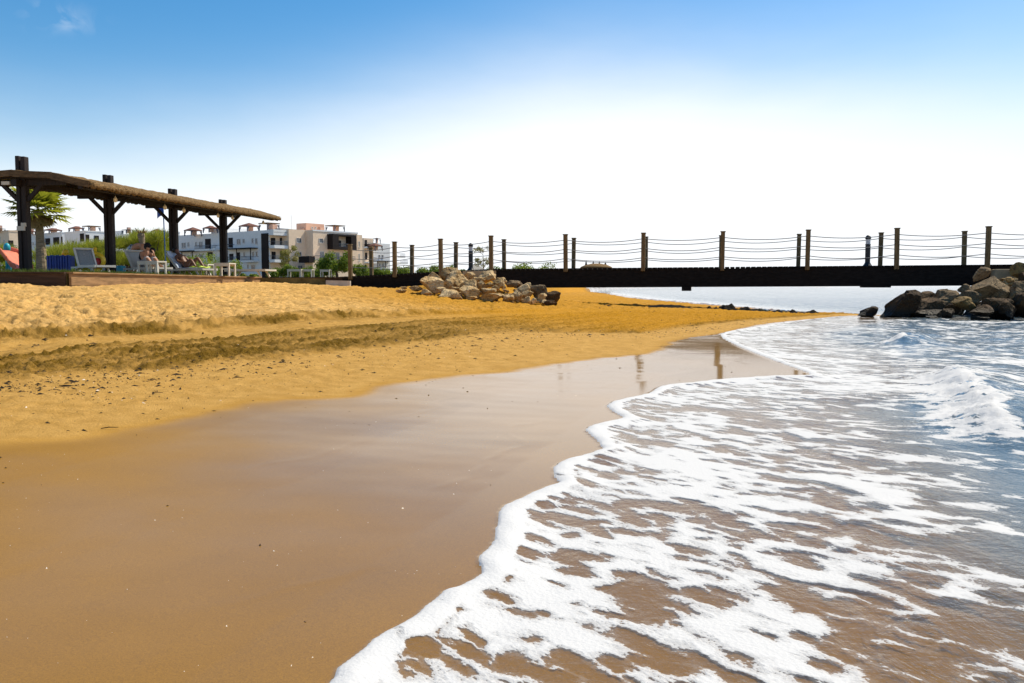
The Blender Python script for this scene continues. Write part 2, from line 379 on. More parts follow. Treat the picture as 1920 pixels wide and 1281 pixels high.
def mat_water():
    m = NT('sea_water'); p = m.pos(); F = m.attr('foam'); D = m.attr('depth'); T = m.attr('turb')
    # foam: a net with rounded holes, drawn out along the run of the swash
    rt = m.n('Mapping', Vector=p, Rotation=(0, 0, R(50))).outputs[0]
    mp = m.n('Mapping', Vector=rt, Scale=(.75, 1.45, 1.0)).outputs[0]
    def warp(src, sc, amt):
        wv = m.n('TexNoise', Vector=src, Scale=sc, Detail=5.0, Roughness=.65).outputs['Color']
        wv = m.n('VectorMath', {'operation': 'MULTIPLY'}, i0=m.n('VectorMath', {'operation': 'SUBTRACT'}, i0=wv, i1=(.5, .5, .5)).outputs[0], i1=(amt, amt, .0)).outputs[0]
        return m.n('VectorMath', {'operation': 'ADD'}, i0=src, i1=wv).outputs[0]
    q = warp(mp, 2.2, .75)
    v1 = m.n('TexVoronoi', {'feature': 'SMOOTH_F1'}, Vector=q, Scale=2.9, Smoothness=.25, Randomness=1.0).outputs['Distance']
    q2 = warp(mp, 7.0, .22)
    v2 = m.n('TexVoronoi', {'feature': 'SMOOTH_F1'}, Vector=q2, Scale=9.0, Smoothness=.2).outputs['Distance']
    v3 = m.n('TexVoronoi', Vector=p, Scale=75.0).outputs['Distance']
    n1 = m.noise(mp, 1.3, 6, .62, .5); n2 = m.noise(q2, 22.0, 5, .7); n3 = m.noise(p, 130.0, 2, .6)
    pat = m.math('ADD', m.math('MULTIPLY', v1, .60), m.math('MULTIPLY', n1, .36))
    pat = m.math('ADD', pat, m.math('MULTIPLY', v2, .66)); pat = m.math('ADD', pat, m.math('MULTIPLY', n2, .24))
    pat = m.math('ADD', pat, m.math('MULTIPLY', v3, .07)); pat = m.math('ADD', pat, m.math('MULTIPLY', n3, .05))
    lvl = m.n('MapRange', i0=F, i1=0.0, i2=1.0, i3=1.32, i4=.54).outputs[0]
    ex = m.math('SUBTRACT', pat, lvl)
    foam = m.sstep(ex, -.008, .022)
    thin = m.sstep(ex, -.12, .05)
    # pin holes where the froth is thinning
    foam = m.math('MULTIPLY', foam, m.n('MapRange', i0=ex, i1=0.0, i2=.16, i3=.70, i4=1.0).outputs[0])
    foam = m.math('MULTIPLY', foam, m.math('SUBTRACT', 1.0, m.math('MULTIPLY', m.math('MULTIPLY', m.sstep(v3, .22, .10), m.sstep(ex, .11, .02)), .85)))
    # water body
    r1 = m.noise(m.n('Mapping', Vector=p, Rotation=(0, 0, R(-18)), Scale=(1.0, .45, 1.0)).outputs[0], 9.0, 5, .6, .3)
    r2 = m.noise(m.n('Mapping', Vector=p, Rotation=(0, 0, R(25)), Scale=(.6, 1.0, 1.0)).outputs[0], 34.0, 3, .6)
    hgt = m.math('ADD', r1, m.math('MULTIPLY', r2, .22))
    bstr = m.n('MapRange', i0=T, i1=0.0, i2=1.0, i3=.10, i4=.6).outputs[0]
    nb = m.n('Bump', Strength=bstr, Distance=.05, Height=hgt).outputs[0]
    murk = m.mix(m.sstep(D, .010, .11), (.30, .21, .10), (.066, .098, .115))
    tr = m.n('BsdfTransparent', Color=(.93, .93, .92))
    df = m.n('BsdfDiffuse', Color=murk)
    body = m.n('MixShader', i0=m.math('ADD', .16, m.math('MULTIPLY', m.sstep(D, .008, .10), .80)), i1=tr, i2=df)
    gl = m.n('BsdfGlossy', Color=(1, 1, 1), Roughness=.07, Normal=nb)
    fr = m.n('Fresnel', IOR=1.33, Normal=nb)
    wat = m.n('MixShader', i0=fr, i1=body, i2=gl)
    fh = m.math('ADD', m.math('MULTIPLY', m.sstep(ex, -.03, .14), .9), m.math('ADD', m.math('MULTIPLY', n2, .5), m.math('ADD', m.math('MULTIPLY', n3, .25), m.math('MULTIPLY', v3, .25))))
    fb = m.n('Bump', Strength=.36, Distance=.012, Height=fh).outputs[0]
    fo = m.n('BsdfPrincipled', Base_Color=(.60, .59, .58), Roughness=.8, Normal=fb, Specular_IOR_Level=.2, Subsurface_Weight=0.0)
    fac = m.math('MAXIMUM', foam, m.math('MULTIPLY', thin, .15))
    return m.out(m.n('MixShader', i0=fac, i1=wat, i2=fo))
M['water'] = mat_water()

# ------------------------------------------------------------------ lines of the beach, taken to the ground
def gl(pts, z0, z1=None):
    n = len(pts); z1 = z0 if z1 is None else z1
    return [tuple(U(x, y, z0 + (z1 - z0) * i / (n - 1)).xy) for i, (x, y) in enumerate(pts)]
BASE = smooth_line([(-3.2, -6), (-.5, 1.9), (.02, 3.5), (.75, 5.9), (1.35, 7.6), (2.3, 9.0), (3.0, 10.5), (3.4, 12.5), (3.95, 15.5), (5.4, 18.7),
        (7.6, 22), (9.2, 24), (10.6, 25.6), (10.2, 26.6), (9.5, 28), (9.2, 33.5), (8.9, 43), (8.6, 57), (10.5, 94), (9, 140), (0, 195)], 4)
WETL = smooth_line([tuple(U(-700, 900, .16).xy)] + gl([(-150, 850), (0, 832), (130, 822), (270, 790), (480, 752), (640, 740), (700, 722), (820, 706), (960, 690), (1080, 672), (1200, 660), (1245, 640), (1290, 628), (1350, 620)], .13, .06) + gl([(1420, 606), (1560, 592)], .05) + [(11.2, 25.4)], 4)
RAKL = smooth_line([tuple(U(-700, 780, .24).xy)] + gl([(-150, 735), (0, 720), (200, 705), (400, 690), (640, 663), (860, 640), (1000, 626), (1200, 618), (1300, 605), (1400, 596)], .23, .12) + [(9.4, 25.0)], 4)
SCAL = smooth_line([tuple(U(-700, 660, .4).xy)] + gl([(-150, 645), (0, 635), (320, 622), (640, 602), (900, 585), (1100, 577)], .40, .28) + [(5.5, 25.5)], 4)
EDGE_PX = [(470, 1380), (560, 1320), (615, 1281), (640, 1250), (700, 1200), (770, 1160), (830, 1110), (890, 1085), (905, 1070), (898, 1045), (925, 1010), (938, 960), (960, 940), (1030, 910), (1045, 903), (1038, 880), (1060, 862),
           (1120, 845), (1126, 832), (1100, 808), (1112, 797), (1160, 786), (1165, 780), (1140, 764), (1150, 752), (1215, 738), (1240, 724), (1300, 717), (1360, 711), (1430, 706), (1490, 704)]
EDGE2_PX = [(1520, 702), (1490, 690), (1440, 672), (1400, 656), (1370, 643), (1350, 630), (1365, 622), (1420, 613), (1490, 603), (1570, 594)]
EDGE = smooth_line(gl(EDGE_PX, .035) + gl(EDGE2_PX, .035, .03), 4)
WPOLY = [(-2.2, -8)] + EDGE + [(11.5, 25.6), (14, 30), (4000, 40), (4000, -8)]

ZS = [(-400, -6), (-40, -2.5), (-10, -1.1), (-4, -.42), (-1.5, -.12), (0, .025), (1, .055), (2, .10), (2.5, .135), (3.5, .21), (5.6, .32), (6.5, .38), (10, .62), (18, .98), (24, 1.1), (40, 1.15), (4000, 1.2)]
SXY = ([a for a, b in ZS], [b for a, b in ZS])
def ground_smooth(X, Y):
    s = sdist(BASE, X, Y); s0 = s
    s = s + .10 * np.clip(s, 0, 1) * fbm(X * .35, Y * .35, 5, 3) * 3
    z = np.interp(s, SXY[0], SXY[1]).astype(np.float32)
    low = ss(-7, 3.5, X) * ss(12, 22, Y)
    z = np.where(z > .05, .05 + (z - .05) * (1 - .42 * low), z)
    kx = X / np.maximum(Y, 1); ysh = 103 + 1120 * np.clip(kx - .0875, -.2, .14) + 5 * pn(X * .05, Y * .02, 3)
    far = ss(-12, 30, Y - ysh) * ss(.40, .34, kx) * 2.3 - 1.0
    far = np.where(far > .5, .5 + (far - .5) * .35, far)
    z = np.maximum(z, np.where(Y > 85, far, -9))
    # the heap of sand the rocks were tipped on
    z = z + .58 * np.exp(-(((X + 1.0 + .12 * (Y - 27)) / 2.0) ** 2 + ((Y - 28.6) / 1.5) ** 2))
    # a dip by the corner of the terrace
    z = z - .17 * np.exp(-(((X + 10.2) / 1.1) ** 2 + ((Y - 19.8) / 1.0) ** 2))
    return z, s0

# one fan of rows and columns serves the sand and the water
yr = np.concatenate([np.linspace(-2.2, 1.5, 26)[:-1], np.exp(np.linspace(math.log(1.5), math.log(60), 860))[:-1], np.exp(np.linspace(math.log(60), math.log(3500), 90))])
ur = np.concatenate([np.linspace(-1.9, -.72, 40)[:-1], np.linspace(-.72, .72, 760)[:-1], np.linspace(.72, 1.9, 40)])
UU, YY = np.meshgrid(ur, yr); XX = (UU * (YY + 2.4)).astype(np.float32); YY = YY.astype(np.float32)
NR, NC = XX.shape
ZG, SS_ = ground_smooth(XX, YY)
dW = sdist(WETL, XX, YY); dR = sdist(RAKL, XX, YY); dS = sdist(SCAL, XX, YY)
land = SS_ > -.5
nlow = fbm(XX * 1.1, YY * 1.1, 21, 3)
wet = ss(.10, -.28, dW + .10 * nlow - .05 * pn(XX * 4, YY * 4, 8)); wet = np.where(YY > 26.5, ss(1.2, .4, SS_), wet)
zone_r = ss(-.08, .16, dR + .16 * nlow) * ss(.10, -.05, dS + .25 * nlow)
lane = ss(-.95, -.75, dS + .2 * nlow) * ss(.12, -.1, dS)                 # the smoother wheel lane under the step
dryz = ss(-.05, .5, dS + .3 * nlow)
fadeR = 1 - .75 * ss(18, 30, YY)
along = XX * .42 + YY * .9
streak = .65 * fbm(dS * 5.5 + .6 * nlow, along * .22, 35, 4, .6) + .55 * fbm(dS * 15 + .6 * nlow, along * .3, 36, 3, .6)
raked = zone_r * (1 - .80 * lane + .6 * np.clip(streak - .1, 0, 1) * lane) * (.86 + 1.0 * streak) * (.80 + .5 * fbm(XX * .8, YY * .8, 31, 3)) + .85 * ss(.30, .08, np.abs(dS - .10 + .2 * nlow)) * ss(26, 15, YY) * (.6 + fbm(XX * 1.6, YY * 1.6, 33, 3))
orange = ss(10, 22, YY + 1.2 * XX) * ss(-.05, .4, dR) * ss(-9, -2, XX) * .85
fine = fbm(XX * 10, YY * 10, 41, 4, .65); clod = np.abs(fbm(XX * 8.5, YY * 8.5, 44, 3, .65)); clodb = np.abs(fbm(XX * 4.0, YY * 4.0, 45, 3, .6))
lump = fbm(XX * 1.7, YY * 1.7, 51, 4, .55)
Z = ZG.copy()
Z += zone_r * (1 - .7 * lane) * (.030 * fine + .046 * clod + .02 * clodb)
Z += zone_r * .030 * streak
Z += zone_r * .018 * np.sin(dS * 2 * math.pi / .42 + 1.5 * nlow) * (.5 + pn(XX * .7, YY * .7, 61))
Z -= zone_r * .034 * (ss(.16, .05, np.abs(dS + 1.55)) + ss(.12, .04, np.abs(dS + 2.1))) * (.5 + .5 * np.sin(along * 2 * math.pi / .24))
step = ss(-.10, .22, dS + .16 * nlow + .10 * fine)
Z += .085 * step * ss(30, 14, YY) + dryz * (.050 * lump + .02 * np.abs(lump) + .034 * fine - .05 * ss(.18, .42, fbm(XX * 2.9, YY * 2.4, 57, 3)))
Z += ss(.05, .45, dW) * (1 - zone_r) * (1 - dryz) * (.008 * fine + .012 * lump)
fr = np.random.default_rng(23)
for _ in range(46):                       # a few wandering lines of footprints
    pi_ = fr.integers(4, len(SCAL) - 6); fx, fy = SCAL[pi_]; fx += fr.uniform(-5.5, -.4); fy += fr.uniform(-1, 3); ha = fr.uniform(0, 6.28)
    for st in range(int(fr.integers(3, 8))):
        sg_ = 1 if st % 2 else -1; qx = fx + math.cos(ha) * .62 * st - math.sin(ha) * .11 * sg_; qy = fy + math.sin(ha) * .62 * st + math.cos(ha) * .11 * sg_
        r0, r1 = np.searchsorted(yr, [qy - .5, qy + .5])
        if r0 < 1 or r1 >= NR: continue
        sx_ = XX[r0:r1] - qx; sy_ = YY[r0:r1] - qy; ua = sx_ * math.cos(ha) + sy_ * math.sin(ha); va = -sx_ * math.sin(ha) + sy_ * math.cos(ha)
        rr_ = (ua / .16) ** 2 + (va / .075) ** 2
        Z[r0:r1] += dryz[r0:r1] * (-.050 * np.exp(-rr_ ** 1.5) + .022 * np.exp(-((np.sqrt(rr_) - 1.5) / .4) ** 2))
Z += ss(.4, 0, np.abs(dS - .1)) * .10 * (.7 * clod + .5 * clodb) * ss(30, 14, YY)
Z += wet * (.0012 * pn(XX * .9 + YY * .2, YY * 2.2, 71) + .0008 * pn(XX * 3.1, YY * 5.2, 73)) * (SS_ > .1)
Z = np.where(YY > 120, ZG + (ZG > 0) * .05 * lump, Z)
# ------------------------------------------------------------------ the sea
dE = np.abs(sdist(EDGE, XX, YY)); ins = inside(WPOLY, XX, YY)
jag = .012 * fbm(XX * 9, YY * 9, 81, 3)
d = np.where(ins, dE, -dE) + jag
lag = np.where(YY > 24.5, -SS_ , -99)
d = np.maximum(d, np.where(YY > 25.2, lag, -99))
flr = .03 - .10 * np.maximum(d, 0); ZG = np.where(YY < 25.2, np.maximum(ZG, flr), ZG)
Z = np.where(YY < 25.2, np.maximum(Z, flr), Z)
Z = Z + wet * np.where(d < 0, .0008 * (np.exp(-((d + .42 + .22 * nlow) / .030) ** 2) + .6 * np.exp(-((d + 1.15 + .4 * nlow) / .04) ** 2)) * np.clip(.5 + 1.5 * pn(XX * .8, YY * .8, 77), 0, 1), 0)
lip = np.exp(-((d - .05) / .05) ** 2) * .008
t = .003 + .013 * (1 - np.exp(-np.maximum(d, 0) / .03)) + lip * (.7 + .9 * pn(XX * 9, YY * 9, 91))
sheet = ZG + np.where(d > 0, t, d * .6 - .002)
off = ss(.2, 3.5, -SS_)
chop = off * (.030 * fbm(XX * .75 + YY * .2, YY * .55, 101, 3) + .014 * fbm(XX * 2.6, YY * 2.0, 105, 3)) * ss(200, 30, YY)
crest = .012 + .035 * off * np.sin((SS_ + .5 * nlow) * 2 * math.pi / 3.1)
WZ = np.maximum(sheet, .012 + chop + crest * ss(40, 15, YY) * (YY < 40))
sub_ = (YY < 25.2) & (d > 0)
Z = np.where(sub_, np.maximum(Z, WZ - .003 - .003 * ss(.1, .8, d) - .012 * ss(.8, 2.0, d) - .55 * ss(.9, 5.2, d)), Z)
idx = np.arange(NR * NC).reshape(NR, NC)
quads = np.stack([idx[:-1, :-1], idx[:-1, 1:], idx[1:, 1:], idx[1:, :-1]], -1).reshape(-1, 4)
me = npmesh('beach', np.stack([XX, YY, Z], -1).reshape(-1, 3), quads, M['sand'], True,
            {'wet': np.clip(wet, 0, 1).ravel(), 'raked': np.clip(raked, 0, 1).ravel(), 'dry': dryz.ravel(), 'orange': np.clip(orange, 0, 1).ravel(), 'film': (.15 + .85 * ss(-3.1, -.7, XX - .12 * YY + .5 * nlow)).ravel()})
tag(link('beach', me), kind='structure')

def breaker(a, b, hgt, wf, wb, seed):     # a small wave toppling shoreward; returns height and foam
    a = np.array(a); b = np.array(b); e = (b - a) / np.linalg.norm(b - a); L = np.linalg.norm(b - a)
    tt = (XX - a[0]) * e[0] + (YY - a[1]) * e[1]; nn = (YY - a[1]) * e[0] - (XX - a[0]) * e[1]
    nn = nn + .18 * fbm(tt * .9, tt * 0 + seed, seed, 3); env = ss(-.4, .7, tt) * ss(L + .4, L - .6, tt)
    front = np.exp(-(np.minimum(nn, 0) / wf) ** 2) * (nn <= 0); back = np.exp(-(nn / wb) ** 2) * (nn > 0)
    z = hgt * env * (front + back) * (1 + .35 * fbm(XX * 3, YY * 3, seed + 3, 3))
    rough = env * ss(-wf * 3.2, -wf * .9, nn) * ss(wf * .55, -wf * .1, nn)
    z = z + rough * hgt * (.22 * np.abs(fbm(XX * 5, YY * 5, seed + 7, 3, .5)) + .22 * np.abs(fbm(XX * 17, YY * 17, seed + 8, 3, .6)))
    return z, rough
b1z, b1f = breaker((4.35, 8.4), (2.75, 4.6), .10, .19, .45, 5)
b2z, b2f = breaker((6.05, 13.2), (5.7, 12.3), .16, .15, .5, 9)
b3z, b3f = breaker((9.0, 15.5), (7.2, 11.0), .07, .35, .6, 15)
WZ = WZ + b1z + b2z + b3z * .25
WZ = np.where(d < .30, ZG + np.where(d > 0, t, d * .6 - .002) + np.maximum(WZ - ZG - t, 0) * ss(.02, .30, d), WZ)
patch = fbm(XX * .45, YY * .45, 111, 4)
F = .23 + .28 * np.exp(-np.maximum(d, 0) / 1.9)
F = np.where(YY > 7.2, np.maximum(F,   .50 * ss(6.4, 2.8, XX - .12 * (YY - 8)) * ss(17, 9, YY)), F)
F += .11 * patch + .015 * ss(4.2, 2.6, YY) - .17 * ss(1.15, 1.9, d) * ss(7.5, 4.8, YY) * ss(1.8, 2.8, YY)
F = np.maximum(F, ss(.16, .05, d + .05 * nlow) * 1.15)
F = F * ss(-.06, .0, d)
F = np.maximum(F, .80 * b1f ** .5); F = np.maximum(F, .85 * b2f)
F *= np.where(YY > 14, ss(26, 17, YY), 1)
# surge round the feet of the boulders
F = np.maximum(F, .50 * np.exp(-(((YY - 20.9 + .12 * (XX - 10)) / .5) ** 2)) * ss(8.8, 9.5, XX) * ss(13.5, 12.5, XX))
F = np.clip(F, 0, 1.2)
turb = np.clip(.15 + .85 * off, 0, 1)
keep = (d > -.05).reshape(-1)
fk = keep[quads].any(1) & (YY.reshape(-1)[quads[:, 0]] < 3600)
fq = quads[fk]; used = np.unique(fq); remap = -np.ones(NR * NC, dtype=np.int64); remap[used] = np.arange(len(used))
wv = np.stack([XX, YY, WZ], -1).reshape(-1, 3)[used]
me = npmesh('sea', wv, remap[fq], M['water'], True, {'foam': F.ravel()[used], 'depth': np.maximum(WZ - Z, 0).ravel()[used], 'turb': turb.ravel()[used]})
tag(link('sea', me), kind='structure')
GX, GY = XX, YY
def gz(x, y):                             # height of the sand under a point
    z, s = ground_smooth(np.array([[x]], dtype=np.float32), np.array([[y]], dtype=np.float32)); return float(z[0, 0])
# ------------------------------------------------------------------ footbridge over the channel
BA = V((-.74, 30.5, 0)); BD = V((15.45, -4.0, 0)).normalized(); BN = V((-BD.y, BD.x, 0))   # along, and back across
def zdeck(t): return 1.475 + .0035 * t if t >= 0 else 1.475 - .045 * (-t)
def zbot(t): return .80 + .0055 * t if t >= -.5 else .80 - .055 * (-t - .5)
def tpx(px, off=0.0):                    # distance along the near face whose post stands at that pixel column
    k = (px - 960) / FPX; o = BA + BN * off
    return (k * o.y - o.x) / (BD.x - k * BD.y)
BW = 2.2
bridge = empty('footbridge', BA, 'long dark timber footbridge with rope rails crossing the channel', 'footbridge')
T0, T1 = -6.2, 18.6
def bp(t, off, z): q = BA + BD * t + BN * off; return (q.x, q.y, z)
def side_beam(off, th):
    b = MB(); ts = [T0, -4, -2, 0, 3, 6, 9, 12, 15, T1]
    for a, c in zip(ts[:-1], ts[1:]):
        b.hexa([bp(a, off, zbot(a)), bp(c, off, zbot(c)), bp(c, off + th, zbot(c)), bp(a, off + th, zbot(a)),
                bp(a, off, zdeck(a) - .05), bp(c, off, zdeck(c) - .05), bp(c, off + th, zdeck(c) - .05), bp(a, off + th, zdeck(a) - .05)])
    return b
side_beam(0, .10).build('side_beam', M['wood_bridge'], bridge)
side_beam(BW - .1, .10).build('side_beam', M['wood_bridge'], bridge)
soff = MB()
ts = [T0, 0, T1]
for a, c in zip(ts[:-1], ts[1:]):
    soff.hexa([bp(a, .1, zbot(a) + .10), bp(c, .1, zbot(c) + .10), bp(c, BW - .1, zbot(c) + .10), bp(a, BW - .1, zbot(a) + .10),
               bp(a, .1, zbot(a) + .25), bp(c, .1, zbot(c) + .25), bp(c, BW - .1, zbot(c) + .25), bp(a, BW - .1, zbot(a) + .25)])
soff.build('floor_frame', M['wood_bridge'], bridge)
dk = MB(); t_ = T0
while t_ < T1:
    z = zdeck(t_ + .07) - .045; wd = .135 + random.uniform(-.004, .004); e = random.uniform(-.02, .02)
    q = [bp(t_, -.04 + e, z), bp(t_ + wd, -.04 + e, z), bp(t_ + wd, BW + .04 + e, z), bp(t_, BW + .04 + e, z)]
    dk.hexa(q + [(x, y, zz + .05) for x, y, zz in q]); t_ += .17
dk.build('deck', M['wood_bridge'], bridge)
near_px = [658, 741, 827, 921, 1060, 1205, 1353, 1512, 1678, 1848, 2034]
tn = [tpx(x, -.06) for x in near_px]
far_px = [697, 773, 855, 945, 1075, 1210, 1350, 1495, 1648, 1804, 1972]
tf = [tpx(x, BW + .06) for x in far_px]
def post_mesh(t, off, zb, lean):
    b = MB(); zt = zdeck(t) + 1.15; c = V(bp(t, off, 0)); s = .135
    ang = math.atan2(BD.y, BD.x)
    Mx = Matrix.Rotation(ang, 3, 'Z') @ Matrix.Rotation(lean, 3, 'Y')
    b.box((c.x, c.y, (zb + zt) / 2), (s, s, zt - zb), M=Mx)
    b.box(V((c.x, c.y, (zb + zt) / 2)) + Mx @ V((0, 0, (zt - zb) / 2 + .017)), (s + .035, s + .035, .034), M=Mx)
    return b
for off, tl in ((-.06 - .0, tn), (BW + .075, tf)):
    for t in tl:
        post_mesh(t, off, zdeck(t) - (.12 if off < 0 else .1), random.uniform(-.012, .012)).build('post', M['wood_post'], bridge, bevel=.008)
for off, tl in ((-.06, tn), (BW + .075, tf)):
    for hz in (.98, .66, .34):
        pts = []
        for a, c in zip(tl[:-1], tl[1:]):
            sag = .035 + .022 * (c - a) * random.uniform(.75, 1.25)
            for k in range(10):
                u = k / 10; t = a + (c - a) * u; za = (zdeck(a) * (1 - u) + zdeck(c) * u) + hz
                pts.append(bp(t, off, za - sag * 4 * u * (1 - u)))
        pts.append(bp(tl[-1], off, zdeck(tl[-1]) + hz))
        MB().tube(pts, .0125, 5).build('rope', M['rope'], bridge, smooth=True)
for px, wd, ht, dz in ((1286, .30, .22, -.02), (1642, .86, .09, 0)):
    t = tpx(px); MB().box(bp(t, .25, zbot(t) + dz), (wd, .5, ht), rz=math.atan2(BD.y, BD.x)).build('support_bracket', M['wood_bridge'], bridge)
# lamps standing on the deck
def bollard(px, off, label):
    t = tpx(px, off); c = V(bp(t, off, zdeck(t) + .002))
    o = empty('bollard_lamp', c, label, 'bollard lamp', 'bollard lamps on the footbridge')
    MB().lathe(c, [(.15, 0), (.15, .025), (.105, .09), (.082, .14), (.082, .72), (.088, .725), (.088, .745)], 18).build('lamp_post', M['black_metal'], o, smooth=False)
    MB().lathe(c, [(.072, .745), (.072, .91)], 18).build('lamp_glass', M['lamp_glass'], o)
    lv = MB()
    for k in range(4): lv.lathe(c, [(.078, .775 + k * .036), (.078, .783 + k * .036)], 18)
    lv.build('louvre', M['rope'], o)
    MB().lathe(c, [(.09, .91), (.094, .93), (.088, .97), (.068, 1.01), (.036, 1.035), (.006, 1.045)], 18).build('lamp_cap', M['black_metal'], o, smooth=True)
bollard(883, 1.2, 'black bollard lamp on the bridge beside the thin tree, above the pale rock heap')
bollard(1624, 1.25, 'black bollard lamp on the bridge over the open channel, above the water')
# abutments
c = V(bp(tpx(899), .55, 0)); MB().box((c.x, c.y, .95), (1.25, 1.2, .96), rz=math.atan2(BD.y, BD.x)).build('abutment', M['concrete'], tag(empty('bridge_abutment', (c.x, c.y, .4)), 'tan concrete abutment behind the pale rock heap under the bridge', 'abutment'), bevel=.02)
c = V(bp(tpx(1905), .2, 0)); MB().box((c.x, c.y, .76), (1.5, 1.4, 1.26), rz=math.atan2(BD.y, BD.x)).build('abutment', M['concrete'], tag(empty('bridge_abutment', (c.x, c.y, .2)), 'tan concrete abutment among the dark boulders at the far end of the bridge', 'abutment'), bevel=.02)
# pale footing strip beside the ramp
a = P(762, 545, 30.9); c = P(812, 541, 30.6)
MB().beam((a.x, a.y, .70), (c.x, c.y, .74), .25, .25).build('concrete_kerb', M['concrete_grey'], org=(a.x, a.y, .6)); tag(bpy.data.objects['concrete_kerb'], 'pale concrete kerb lying in the sand under the bridge ramp', 'kerb')

# ------------------------------------------------------------------ terrace, its timber edges and lawn
ZT = 1.2
TC = V((-10.42, 20.0, 0)); TD = V((-9.46, 32.0, 0)); TL = V((-40, 17.2, 0)); TR = V((-6.1, 32.0, 0))
lawn = MB(); poly = [TL, TC, TD, TR, V((-6.1, 34.5, 0)), V((-3, 36, 0)), V((2, 60, 0)), V((-2, 230, 0)), V((-300, 230, 0)), V((-300, 17, 0))]
n = len(poly); vv = [(p.x, p.y, ZT - .02) for p in poly] + [(p.x, p.y, .2) for p in poly]
lawn.add(vv, [tuple(range(n))] + [(i, i + n, (i + 1) % n + n, (i + 1) % n) for i in range(n)])
M['lawn_base'] = simple('terrace_ground', (.14, .11, .045), .95, .35, 3, .5, spec=.1)
tag(lawn.build('terrace_ground', M['lawn_base']), kind='structure')
def wall_run(name, a, b, th, z0, z1, mat, label, cap=True, boards=3, nrm=1):
    d = (b - a).normalized(); nn = V((d.y, -d.x, 0)) * nrm; L = (b - a).length
    o = empty(name, (a.x, a.y, z0), label, 'timber edging')
    w_ = MB(); s = 0
    while s < L - .05:
        e = min(L, s + random.uniform(2.2, 3.0))
        hh = (z1 - z0) / boards
        for k in range(boards):
            off = .003 * random.random()
            p, q = a + d * (s + .003) + nn * (th / 2 + off), a + d * (e - .003) + nn * (th / 2 + off)
            w_.beam((p.x, p.y, z0 + hh * (k + .5)), (q.x, q.y, z0 + hh * (k + .5)), th, hh - .008)
        s = e
    w_.build('boards', mat, o)
    if cap:
        p, q = a + nn * (th * .5), b + nn * (th * .5)
        MB().beam((p.x, p.y, z1 + .022), (q.x, q.y, z1 + .022), th + .1, .04).build('cap_board', mat, o)
    return o
wall_run('terrace_edging', TL, TC, .06, .5, ZT - .03, M['wood_edge_shade'], 'shade-coloured timber board edging of the terrace at the sand', boards=3)
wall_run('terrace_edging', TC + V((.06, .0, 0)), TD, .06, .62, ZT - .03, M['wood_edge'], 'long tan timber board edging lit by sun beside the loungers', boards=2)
wall_run('terrace_edging', TD + V((.25, .25, 0)), TR, .07, .78, ZT - .04, M['wood_edge_shade'], 'low shade-coloured timber edging in front of the round bushes by the ramp', boards=2)
a, c = P(612, 530, 31.0), P(657, 531, 31.0)
MB().beam((a.x, a.y, .98), (c.x, c.y, .96), .2, .20).build('concrete_footing', M['concrete_grey'], org=(a.x, a.y, .9)); tag(bpy.data.objects['concrete_footing'], 'grey concrete footing at the foot of the bridge ramp', 'footing')
# grass tufts along the terrace
def blades(spots, hmin, hmax, wd, lean=.5):
    N = len(spots); p = np.array(spots); a = rng.uniform(0, 6.283, N); h = rng.uniform(hmin, hmax, N)
    dx, dy = np.cos(a) * wd, np.sin(a) * wd; l = rng.uniform(0, lean, N) * h; b = rng.uniform(0, 6.283, N)
    v = np.zeros((N, 3, 3)); v[:, 0] = p + np.stack([-dx, -dy, 0 * h], 1); v[:, 1] = p + np.stack([dx, dy, 0 * h], 1)
    v[:, 2] = p + np.stack([np.cos(b) * l, np.sin(b) * l, h], 1)
    return v.reshape(-1, 3), np.arange(3 * N).reshape(-1, 3)
sp = []
for _ in range(26000):
    y = rng.uniform(20.1, 26); x = rng.uniform(-21, -10.7 + .07 * (y - 20)); sp.append((x, y, ZT - .02))
for _ in range(9000):
    y = rng.uniform(26, 33); x = rng.uniform(-19, -10.9 + .08 * (y - 20)); sp.append((x, y, ZT - .02))
v_, f_ = blades(sp, .05, .15, .008)
tag(link('grass', npmesh('grass', v_, f_, M['grass'], False)), kind='stuff')

# ------------------------------------------------------------------ pergola
PA = V((-13.4, 23.6, 0)); PB = V((-11.9, 35.4, 0)); PD = (PB - PA).normalized(); PN = V((PD.y, -PD.x, 0)); PL = (PB - PA).length
perg = empty('pergola', (PA.x, PA.y, ZT), 'long dark timber pergola with a thatched reed roof over the loungers', 'pergola')
def pg(s, o, z): q = PA + PD * s + PN * o; return V((q.x, q.y, z))
def wk(s): return 1.13 - .19 * min(1.1, max(0, s / PL))
def zk(s): return -.19 + .15 * min(1.1, max(0, s / PL))
def pr(s, o, z): return pg(s, o * wk(s), z + zk(s))
ROT = math.atan2(PD.y, PD.x)
sp4 = [0, PL / 3, 2 * PL / 3, PL]
for s in sp4:
    b = MB()
    b.box(pg(s, -.085, (ZT + 4.42) / 2), (.19, .11, 4.42 - ZT), rz=ROT)
    b.box(pg(s, .085, (ZT + 4.40) / 2), (.19, .11, 4.40 - ZT), rz=ROT)
    b.box(pg(s, 0, (ZT + 4.30) / 2 - .0), (.12, .064, 4.30 - ZT), rz=ROT)
    b.build('post', M['wood_dark'], perg, bevel=.012)
    cb = MB(); cb.beam(pg(s, -1.05, 3.885 + zk(s)), pg(s, 1.32, 3.885 + zk(s)), .11, .15); cb.build('cross_beam', M['wood_dark'], perg)
    for sg in (-1, 1):
        MB().beam(pg(s, sg * .12, 3.20), pg(s, sg * .74, 3.80), .09, .10).build('brace', M['wood_dark'], perg)
S0, S1 = -.35, PL + 1.35
rp = MB()
rp.beam(pr(S0, -1.1, 3.99), pr(S1, -1.1, 3.99), .11, .10); rp.build('eave_beam', M['wood_dark'], perg)
